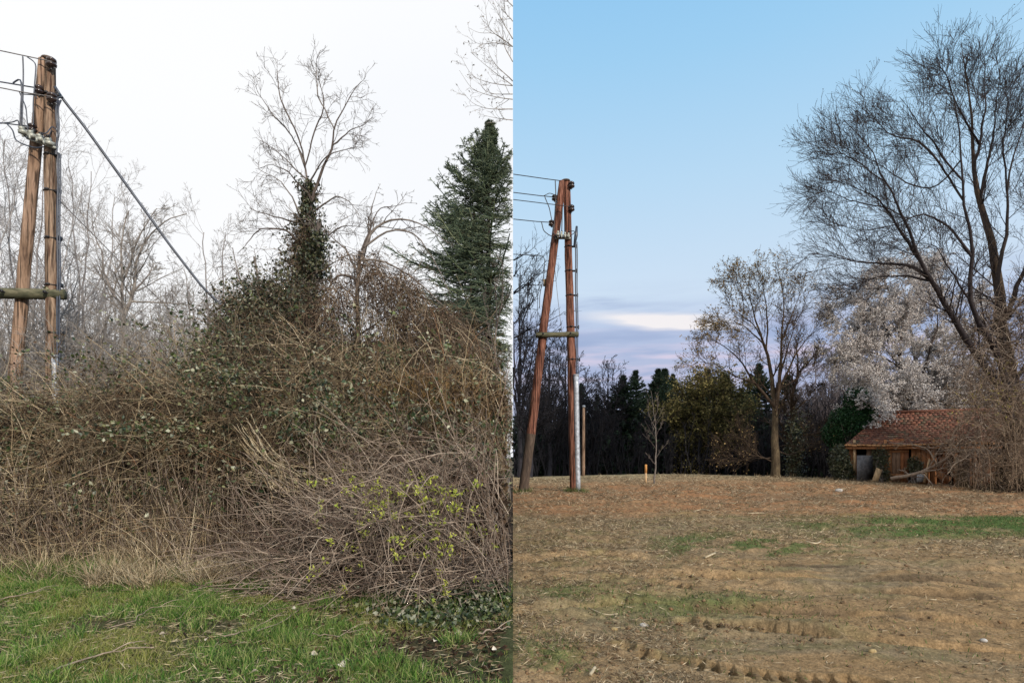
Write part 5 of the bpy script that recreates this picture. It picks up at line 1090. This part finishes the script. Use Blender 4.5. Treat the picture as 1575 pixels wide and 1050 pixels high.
# ---------------------------------------------------------------- RIGHT: shed
rng = np.random.default_rng(61)
TH = R(28); cT, sT = math.cos(TH), math.sin(TH); xe, de = (1298 - CX) / F * 24, 24.0
def s_at(px, t):             # how far along the shed's front a line of sight meets it, t behind the eave
    u = (px - CX) / F; return (u * (24 + t * cT) - xe - t * sT) / (cT + u * sT)
def depth_at(px, t=0): s_ = s_at(px, t); return 24 - s_ * sT + t * cT
z_g = float(ground(16, 23)) - .05; ze, zr_ = 1.98, 3.42; LN = 6.2; DP = 4.6; yf = .42
root = thing('shed', (xe, de, z_g), 'old low shed with hipped tile roof and red brown plank walls', 'shed')
def SB(mb, s_, t_, z_, size, **k): return mb.box((xe + s_, de + t_, z_), size, **k)
gaps = [(1318, 1331), (1395, 1404), (1455, 1468)]
mb = MB(); xx = .2
while xx < LN - .2:
    w_ = rng.uniform(.12, .2); c_ = xx + w_ / 2
    if not any(s_at(a_, yf) < c_ < s_at(b_, yf) for a_, b_ in gaps):
        SB(mb, c_, yf + rng.uniform(-.015, .015), z_g + .93 + rng.normal(0, .02), (w_ - .014, .03, 1.75), rng=rng, jit=.005, ry=rng.normal(0, .008))
    xx += w_
mb.build('front_wall', m_plank, root)
for nm_, sz_, c_ in (('side_wall', (.05, DP - yf - .3, 1.8), (.25, (DP + yf) / 2, z_g + .9)), ('side_wall', (.05, DP - yf - .3, 1.8), (LN - .2, (DP + yf) / 2, z_g + .9)), ('back_wall', (LN - .5, .05, 1.8), (LN / 2, DP - .1, z_g + .9))):
    mb = MB(); SB(mb, *c_, sz_); mb.build(nm_, m_plank, root)
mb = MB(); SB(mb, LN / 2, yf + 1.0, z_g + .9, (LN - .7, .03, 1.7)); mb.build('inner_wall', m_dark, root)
mb = MB(); ncrs = 16; tr_ = DP / 2; xr0 = s_at(1352, tr_) ; xr1 = LN + .3 - 1.2; x1_ = LN + .3
def rp(s_, f): return (xe + s_, de + tr_ * f, ze + (zr_ - ze) * f - .07 * math.sin(math.pi * f) * (1 - .4 * math.cos(s_ * 1.4)) - .03 * math.sin(s_ * 1.1))
for c_ in range(ncrs):
    t0, t1 = c_ / ncrs, min((c_ + 1.25) / ncrs, 1); xl = xr0 * t0; xh = x1_ + (xr1 - x1_) * t0; xx = xl - rng.random() * .1; w_ = .17
    while xx < xh:
        h_ = .042 + rng.normal(0, .008); a0 = max(xx, xl); a1 = min(xx + w_ - .008, xh); dzj = rng.normal(0, .012)
        if a1 > a0 + .02:
            xl2 = xr0 * t1; b0 = max(a0, xl2); b1 = max(a1, xl2 + .01); A_, B_, C_, D_ = rp(a0, t0), rp(a1, t0), rp(b1, t1), rp(b0, t1)
            v = [(A_[0], A_[1] + dzj, A_[2] + h_), (B_[0], B_[1] + dzj, B_[2] + h_), (C_[0], C_[1], C_[2] + .008), (D_[0], D_[1], D_[2] + .008), (A_[0], A_[1] + dzj, A_[2] + h_ - .035), (B_[0], B_[1] + dzj, B_[2] + h_ - .035), (C_[0], C_[1], C_[2] - .02), (D_[0], D_[1], D_[2] - .02)]
            mb.add(v, [(0, 1, 2, 3), (4, 7, 6, 5), (0, 4, 5, 1), (1, 5, 6, 2), (0, 3, 7, 4), (2, 6, 7, 3)], m=1 if c_ == 0 else 0)
        xx += w_
E_ = lambda s_, t_: (xe + s_, de + t_, ze - .03)
R0, R1 = (xe + xr0, de + tr_, zr_ - .02), (xe + xr1, de + tr_, zr_ - .02)
mb.add([E_(0, 0), E_(0, DP), R0], None, [(0, 2, 1)]); mb.add([E_(0, DP), E_(x1_, DP), R1, R0], [(0, 3, 2, 1)]); mb.add([E_(x1_, 0), E_(x1_, DP), R1], None, [(0, 1, 2)])
rf = mb.build('roof', [m_tile, m_fascia], root)
mb = MB(); mb.tube(np.array([[R0[0], R0[1], zr_ + .03], [R1[0], R1[1], zr_ + .03]]), [.07, .07], 8, 0, True); mb.build('ridge_tiles', m_tile, rf)
mb = MB(); SB(mb, x1_ / 2, .10, ze - .08, (x1_ - .05, .03, .09)); mb.build('eave_board', m_plank, root)
for px in (1314, 1362, 1436, 1470, 1500):
    mb = MB(); SB(mb, s_at(px, .25), .25, z_g + .9, (.09, .09, 1.84)); mb.build('post', m_palewood if px == 1314 else m_plank, root)
x0 = s_at(1378, .36); mb = MB()
for j_ in range(6): SB(mb, x0 - .36 + j_ * .145, .36, z_g + .88, (.135, .03, 1.6), jit=.004, rng=rng)
do = mb.build('door', m_plank, root)
for zz in (1.35, .4): mb = MB(); SB(mb, x0, .33, z_g + zz, (.86, .025, .09)); mb.build('door_rail', m_plank, do)
root.rotation_euler = (0, 0, -TH)
# things at the shed
def sbox(name, label, cat, px0, py0, px1, py1, d, th, m, ry=0, rx=0):
    d = depth_at((px0 + px1) / 2, 0) - (.1 if px1 - px0 > 20 else .2)
    a, b_ = P(px0, py0, d), P(px1, py1, d); c_ = (a + b_) / 2; mb = MB()
    nx = 4
    wv = abs(b_[0] - a[0]); hv = abs(b_[2] - a[2])
    mb.box(c_, (wv, th, hv), ry=ry, rx=rx, jit=.006, rng=rng); return tag(mb.build(name, m), label, cat)
o = sbox('metal_sheet', 'grey flat sheet leaning on the left of the shed front', 'sheet', 1318, 700, 1343, 743, 24.05, .02, m_sheet)
sbox('board', 'short brown board leaning beside the grey sheet', 'board', 1344, 720, 1353, 744, 23.9, .03, m_palewood, ry=-.35 + .7)
sbox('board', 'tall pale board upright at the middle of the shed', 'board', 1469, 702, 1475, 742, 23.7, .03, m_palewood)
sbox('board', 'loose plank lying slanted under the shed opening', 'board', 1440, 728, 1462, 738, 23.8, .04, m_plank, ry=.5)
sbox('board', 'wide pale board at the right end of the shed near the logs', 'board', 1530, 700, 1546, 742, 23.5, .03, m_palewood)
sbox('board', 'thin slanted lath behind the fallen branch', 'board', 1424, 706, 1427, 742, 23.7, .03, m_palewood, ry=.25)
sbox('metal_sheet', 'small light grey sheet at the foot of the shed wall', 'sheet', 1410, 728, 1422, 741, 23.7, .02, m_zinc)
for px, r_, h_, lb in ((1480, .16, .95, 'thick brown stump post beside the shed middle'), (1545, .24, 1.1, 'left stump of the two thick cut trunks'), (1566, .20, 1.15, 'right stump of the two thick cut trunks')):
    d = 20.6 if px > 1500 else 21.3; x0 = (px - CX) / F * d; z0 = float(ground(x0, d)); pp = np.linspace([x0, d, z0 - .1], [x0 + .05, d, z0 + h_], 8); mb = MB(); mb.tube(pp, np.linspace(r_ * 1.2, r_, 8) * (1 + rng.normal(0, .03, 8)), 12, 0, True)
    tag(mb.build('stump', m_barkwarm, smooth=True), lb, 'stump', 'stumps by the shed')
# evergreen bush over the shed corner
d = 25.5
def shrub(name, label, cat, px, d, blobs, n, mleaf, size, rng, stems=14, sign=1):
    root = thing(name, gbase(px, d), label, cat); mb = MB(); b0 = np.array(gbase(px, d)); Ps = []
    pos = []
    for (bx, by, rx, ry) in blobs:
        m_ = int(n * rx * ry / sum(b_[2] * b_[3] for b_ in blobs)); v = nrm(rng.normal(0, 1, (m_, 3))) * (rng.random((m_, 1)) ** .45); lump = .75 + .5 * fbm(v[:, 0] * 3 + bx, v[:, 2] * 3 + v[:, 1] * 2, 3)[:, None]
        c_ = P(bx, by, d); pos.append(c_ + v * lump * np.array([rx, (rx + ry) / 2, ry]) / F * d); 
        for j in range(stems): Ps.append(resample([b0 + rng.normal(0, .12, 3) * [1, 1, 0], (b0 + c_) / 2 + rng.normal(0, .15, 3), c_ + v[j] * np.array([rx, rx, ry]) / F * d * .9], 8))
    mb.tube(np.stack(Ps), np.linspace(.03, .008, 8)[None] * np.ones((len(Ps), 1)), 5); mb.build('stems', m_barkgrey, root, smooth=True)
    pos = np.concatenate(pos); pos = pos[pos[:, 0] * sign > .05]; pos = pos[pos[:, 2] > ground(pos[:, 0], pos[:, 1])]
    mb = MB(); mb.leaves(pos, size, size * .6, rng); mb.build('foliage', mleaf, root); return root
shrub('evergreen_bush', 'dark green evergreen bush growing over the left end of the shed roof', 'bush', 1300, 25.4, [(1318, 618, 22, 22), (1302, 650, 28, 26), (1330, 640, 18, 20), (1280, 668, 16, 18), (1292, 690, 16, 14)], 15000, m_evergreen, .10, rng)
shrub('ivy_bush', 'brown green ivy bush hanging at the left corner of the shed', 'bush', 1297, 24.2, [(1292, 712, 14, 30), (1304, 728, 10, 14)], 4200, m_ivy, .09, rng)
shrub('ivy_bush', 'ivy hanging on the shed front beside the leaning board', 'bush', 1352, 23.5, [(1354, 706, 12, 22), (1360, 730, 9, 12)], 1800, m_ivy, .08, rng)
shrub('ivy_bush', 'small ivy clump in the shed opening right of the door', 'bush', 1408, 22.9, [(1408, 716, 11, 16)], 1000, m_ivy, .08, rng)

# ---------------------------------------------------------------- RIGHT: big bare tree
rng = np.random.default_rng(67)
d = 20.3
L_ = [([(1562, 748), (1560, 690), (1556, 620), (1548, 550), (1538, 470), (1527, 400), (1512, 345), (1503, 300), (1497, 248), (1490, 171), (1486, 120), (1481, 66)], .34, .012),
      ([(1568, 700), (1545, 560), (1512, 497), (1500, 464), (1494, 385), (1482, 322), (1480, 248), (1472, 180), (1462, 120), (1450, 85)], .15, .012),
      ([(1560, 660), (1512, 564), (1470, 499), (1449, 453), (1428, 426), (1410, 385), (1398, 340), (1375, 305), (1352, 280), (1340, 240), (1312, 205), (1300, 180)], .17, .010),
      ([(1428, 426), (1400, 405), (1380, 404), (1340, 402), (1295, 400), (1268, 392), (1242, 388)], .07, .008), ([(1401, 403), (1385, 370), (1368, 335), (1350, 310), (1320, 290), (1285, 275)], .06, .008),
      ([(1482, 318), (1460, 280), (1436, 244), (1406, 217), (1379, 213), (1350, 195), (1330, 165)], .08, .009), ([(1470, 290), (1440, 235), (1410, 190), (1385, 150)], .05, .008),
      ([(1553, 560), (1545, 470), (1543, 392), (1547, 300), (1560, 250), (1571, 200), (1575, 140)], .12, .012), ([(1547, 300), (1540, 240), (1545, 190), (1550, 125)], .06, .009),
      ([(1503, 300), (1520, 230), (1530, 170), (1535, 105)], .07, .009), ([(1497, 248), (1510, 180), (1515, 130), (1511, 80)], .06, .008), ([(1490, 200), (1465, 150), (1455, 110), (1440, 100)], .04, .008),
      ([(1428, 426), (1395, 420), (1350, 425), (1310, 440), (1285, 452)], .045, .007), ([(1494, 400), (1460, 350), (1420, 330), (1370, 350), (1315, 355), (1275, 340)], .05, .007), ([(1398, 340), (1360, 320), (1310, 310), (1275, 295), (1262, 288)], .045, .007),
      ([(1352, 280), (1320, 250), (1290, 235), (1268, 215)], .035, .007), ([(1480, 260), (1440, 300), (1400, 290), (1350, 250), (1290, 220)], .04, .007), ([(1500, 464), (1470, 420), (1440, 380), (1400, 370)], .04, .007), ([(1548, 500), (1580, 420), (1610, 330), (1620, 220)], .10, .01), ([(1556, 600), (1600, 520), (1640, 420)], .09, .01)]
def tb_(fb, allp, rng):
    tips = allp[-1][:, -1]; fb.leaves(tips[rng.random(len(tips)) < .5], .05, .022, rng)
m_bigtwig = mat('big_tree_twig', [(.02, .017, .02), (.045, .036, .037), (.075, .058, .05)])
tree('large_bare_tree', gbase(1560, d), 'huge many-limbed bare tree towering over the shed at the right edge', 'tree', L_, d,
     [dict(nc=15, ratio=.26, ang=40, trop=.025, wig=.045, k=9, tmin=.2, rr=.30, rmin=.009, rmax=.035, fixlen=2.6, ff=.70), dict(nc=9, ratio=.45, ang=36, trop=.03, wig=.06, k=6, tmin=.08, rr=.6, rmin=.0062, fixlen=1.15, ff=.4), dict(nc=5, fixlen=.45, ratio=.46, ang=38, trop=.09, wig=.11, k=5, tmin=.2, rr=.7, rmin=.0048)],
     rng, m_barkbig, m_bigtwig, 1, fol(m_bigtwig, tb_), dd=1.6, leafname='buds', ntrunk=1, sides=8)
# vines on its foot
root = thing('climbing_vines', (17.2, 20, .4), 'matted brown vines climbing the foot of the huge tree', 'vines')
mb = MB(); n = 900; k = 8; px = rng.uniform(1490, 1600, n); py = rng.uniform(470, 700, n) + (1545 - px) * .6; dd_ = rng.uniform(19.7, 20.9, n); p0 = np.stack([(px - CX) / F * dd_, dd_, 1.6 + (HY - py) / F * dd_], -1)
v = nrm(rng.normal(0, 1, (n, 3)) + [0, 0, .3]); PP = [p0]; p = p0
for i_ in range(k - 1): v = nrm(v + rng.normal(0, .3, v.shape) + [0, 0, -.08]); p = p + v * .16; PP.append(p)
PP = np.stack(PP, 1); mb.tube(PP, np.full((n, k), .009), 3); A, AR = grow(PP, np.full((n, k), .009), 3, .5, 50, -.05, .2, 5, rng, rmin=.006, fixlen=.6); mb.tube(A, AR, 3); mb.build('stems', m_palecane, root, smooth=True)

# budding yellow-green shrub at the right, over the shed
def canebush(name, label, px0, px1, pytop, d0, d1, n, rng, mstem, buds_=None, r=.010, arch=.4, nb=3):
    root = thing(name, gbase((px0 + px1) / 2, (d0 + d1) / 2), label, 'shrub'); k = 9; px = rng.uniform(px0, px1, n); dd_ = rng.uniform(d0, d1, n); x = (px - CX) / F * dd_; z = ground(x, dd_)
    H = (1.6 + (HY - pytop) / F * dd_ - z) * rng.uniform(.15, 1.05, n); tt = np.linspace(0, 1, k)[None, :, None]; a = rng.uniform(0, 6.28, n)
    PP = np.stack([x, dd_, z], -1)[:, None] + np.array([0, 0, 1.]) * H[:, None, None] * np.sin(tt * math.pi * rng.uniform(.42, .75, n)[:, None, None]) + np.stack([np.cos(a), np.sin(a) * .5, 0 * a], -1)[:, None] * tt ** 1.6 * (H * arch + .4)[:, None, None] * rng.uniform(.3, 1.6, n)[:, None, None] + np.cumsum(rng.normal(0, .12, (n, k, 3)), 1)
    RR = np.linspace(1, .4, k)[None] * rng.uniform(.6, 1.4, (n, 1)) * r; mb = MB(); mb.tube(PP, RR, 4); A, AR = grow(PP, RR, 7, .33, 42, .04, .14, 5, rng, rr=.6, rmin=.006); mb.tube(A, AR, 3); B, BR = grow(A, AR, nb, .5, 42, .04, .14, 4, rng, rr=.7, rmin=.005); mb.tube(B, BR, 3)
    mb.build('stems', mstem, root, smooth=True)
    if buds_: 
        pos, _ = along(np.concatenate([B]), 2, rng); w = sstep(2.2, 4.0, pos[:, 2]) * .8; pos = pos[rng.random(len(pos)) < w * buds_]; mb = MB(); mb.leaves(pos, .07, .035, rng); mb.build('foliage', m_bud2, root)
m_canebrown = mat('brown_cane', [(.06, .04, .028), (.14, .095, .065), (.25, .18, .125), (.38, .29, .2)])
m_bud2 = mat('young_leaf', [(.22, .20, .05), (.38, .34, .09), (.30, .24, .08)], trans=.3)
canebush('budding_shrub', 'tall shrub with yellow green shoots at the right edge of the field', 1500, 1600, 575, 18.4, 19.4, 60, rng, m_canebrown, .8, .008)
canebush('bare_shrub', 'tangled bare shrub hiding the right half of the shed roof', 1450, 1525, 640, 20.2, 20.8, 24, rng, m_canebrown, None, .008, .6)
canebush('bare_shrub', 'brown twiggy shrub between the blossom and the huge trunk', 1440, 1530, 580, 26.0, 27.5, 45, rng, m_canebrown, None, .009, .5)
# fallen grey branch in front of the shed
root = thing('fallen_branch', P(1440, 735, 22.5), 'large broken grey branch fallen across the shed front', 'branch')
bl = [([(1370, 736), (1395, 733), (1415, 727), (1440, 712), (1470, 695), (1485, 680), (1510, 672)], .075, .03), ([(1464, 700), (1464, 675), (1472, 655), (1487, 645)], .05, .02), ([(1487, 645), (1465, 642), (1445, 640)], .03, .01), ([(1400, 732), (1392, 725), (1380, 722)], .04, .015), ([(1470, 695), (1500, 690), (1530, 700), (1575, 690)], .045, .02),
      ([(1485, 680), (1505, 665), (1510, 655), (1503, 645)], .03, .012), ([(1440, 712), (1425, 690), (1395, 680), (1370, 682)], .03, .01), ([(1430, 716), (1445, 690), (1480, 680)], .03, .012), ([(1415, 727), (1440, 722), (1470, 712)], .03, .01), ([(1500, 740), (1530, 725), (1560, 735)], .04, .015), ([(1464, 680), (1430, 690), (1410, 688)], .025, .008)]
ls = [limb([(a_, b_, (1370 - a_) * .011) for a_, b_ in pl], 22.3, r0, r1, 14, rng, .2, .02) for pl, r0, r1 in bl]; mb = MB()
for l in ls: mb.tube(l[0], l[1], 7, 0, True)
PP = np.stack([l[0] for l in ls]); RR = np.stack([l[1] for l in ls])
A, AR = grow(PP, RR, 8, .4, 45, .06, .16, 7, rng, tmin=.1, rr=.45, rmin=.011); B, BR = grow(A, AR, 4, .5, 45, .04, .16, 5, rng, rr=.6, rmin=.008); mb.tube(A, AR, 4); mb.tube(B, BR, 3); mb.build('bough', m_palecane, root, smooth=True)
# brush heap at the foot
root = thing('brush_pile', (18.0, 19.4, float(ground(18, 19.4))), 'low heap of cut brush and ivy at the right end of the field', 'brush pile')
mb = MB(); n = 1500; k = 6; a = rng.uniform(0, 6.28, n); rr = np.sqrt(rng.random(n)); x = 17.7 + 1.8 * rr * np.cos(a); y = 19.6 + 1.0 * rr * np.sin(a); hz = .45 * (1 - rr ** 2) * rng.random(n)
p0 = np.stack([x, y, ground(x, y) + hz + .04], -1); dv = rng.normal(0, 1, (n, 3)); dv[:, 2] *= .35; dv = nrm(dv); PP = p0[:, None] + dv[:, None] * np.linspace(-.5, .5, k)[None, :, None] * rng.uniform(.3, 1.2, n)[:, None, None] + rng.normal(0, .03, (n, k, 3)); PP[:, :, 2] = np.maximum(PP[:, :, 2], ground(PP[:, :, 0], PP[:, :, 1]) + .01)
mb.tube(PP, np.full((n, k), .010), 4); mb.build('sticks', m_cane, root, smooth=True)
mb = MB(); n = 3200; a = rng.uniform(0, 6.28, n); rr = np.sqrt(rng.random(n)); x = 17.9 + 1.7 * rr * np.cos(a); y = 19.5 + .9 * rr * np.sin(a); mb.leaves(np.stack([x, y, ground(x, y) + .42 * (1 - rr ** 2) * rng.random(n) + .02], -1), .07, .05, rng); mb.build('ivy', m_ivy, root)

# stones and debris
def stone(px, py, s, m, label):
    x0, y0 = W(px, py); z0 = float(zr(np.array([x0]), np.array([y0]))[0]); v = []; q_ = []; nu, nv = 12, 8
    for i_ in range(nv + 1):
        ph = math.pi * i_ / nv
        for j_ in range(nu):
            th = 2 * math.pi * j_ / nu; r_ = 1 + .35 * (float(fbm(np.array([math.cos(th) * math.sin(ph) * 1.3 + px]), np.array([math.cos(ph) * 1.3 + math.sin(th)]), 2)[0]) - .5)
            v.append((x0 + s * r_ * math.cos(th) * math.sin(ph), y0 + s * .7 * r_ * math.sin(th) * math.sin(ph), z0 + s * .3 + s * .55 * r_ * math.cos(ph)))
    for i_ in range(nv):
        for j_ in range(nu): q_.append((i_ * nu + j_, i_ * nu + (j_ + 1) % nu, (i_ + 1) * nu + (j_ + 1) % nu, (i_ + 1) * nu + j_))
    tag(MB().add(v, q_).build('stone', m, smooth=True), label, 'stone', 'stones lying on the field')
m_ochst = mat('ochre_stone', [(.35, .25, .11), (.5, .38, .2)], island=False, nscale=12)
stone(990, 959, .042, m_stone, 'pale grey stone lying in the greener middle of the field'); stone(945, 963, .03, m_ochst, 'flat buff stone left of the grey stone'); stone(1050, 957, .025, m_ochst, 'small yellowish stone right of the grey stone')
stone(1466, 990, .038, m_ochst, 'ochre stone near the right tyre rut'); stone(1513, 984, .032, m_stone, 'light round stone near the right edge of the field'); stone(1290, 759, .12, m_stone, 'white stone on the dark strip before the shed'); stone(1342, 1006, .03, m_ochst, 'tan stone low in the middle right of the field')
CH = [([(1066, 785), (1080, 784), (1092, 787)], .012, 'white splinter on the field below the red soil'), ([(908, 1042), (915, 1034)], .012, 'wood chip near the tyre print at the bottom'), ([(1085, 862), (1100, 856)], .014, 'pale wood chip beside the green patch in mid field'), ([(1240, 838), (1255, 840), (1262, 836)], .012, 'straw stick in the middle of the field'),
      ([(1150, 790), (1175, 789)], .010, 'thin straw lying across the upper field'), ([(905, 935), (935, 948), (950, 946)], .006, 'bent straw stalk left of the grey stone'), ([(1430, 925), (1470, 918), (1500, 922)], .006, 'long dry stalk along the rut at the right')]
for pl, r_, lb in CH:
    pts = [(*W(a_, b_), 0) for a_, b_ in pl]; pp = resample([(a_, b_, float(zr(np.array([a_]), np.array([b_]))[0]) + .02) for a_, b_, _ in pts], 6); mb = MB(); mb.tube(pp, np.full(6, r_), 5, 0, True); tag(mb.build('wood_chip', m_straw), lb, 'wood chip', 'chips and stalks on the field')
print('verts', sum(len(o.data.vertices) for o in scene.objects if o.type == 'MESH'))
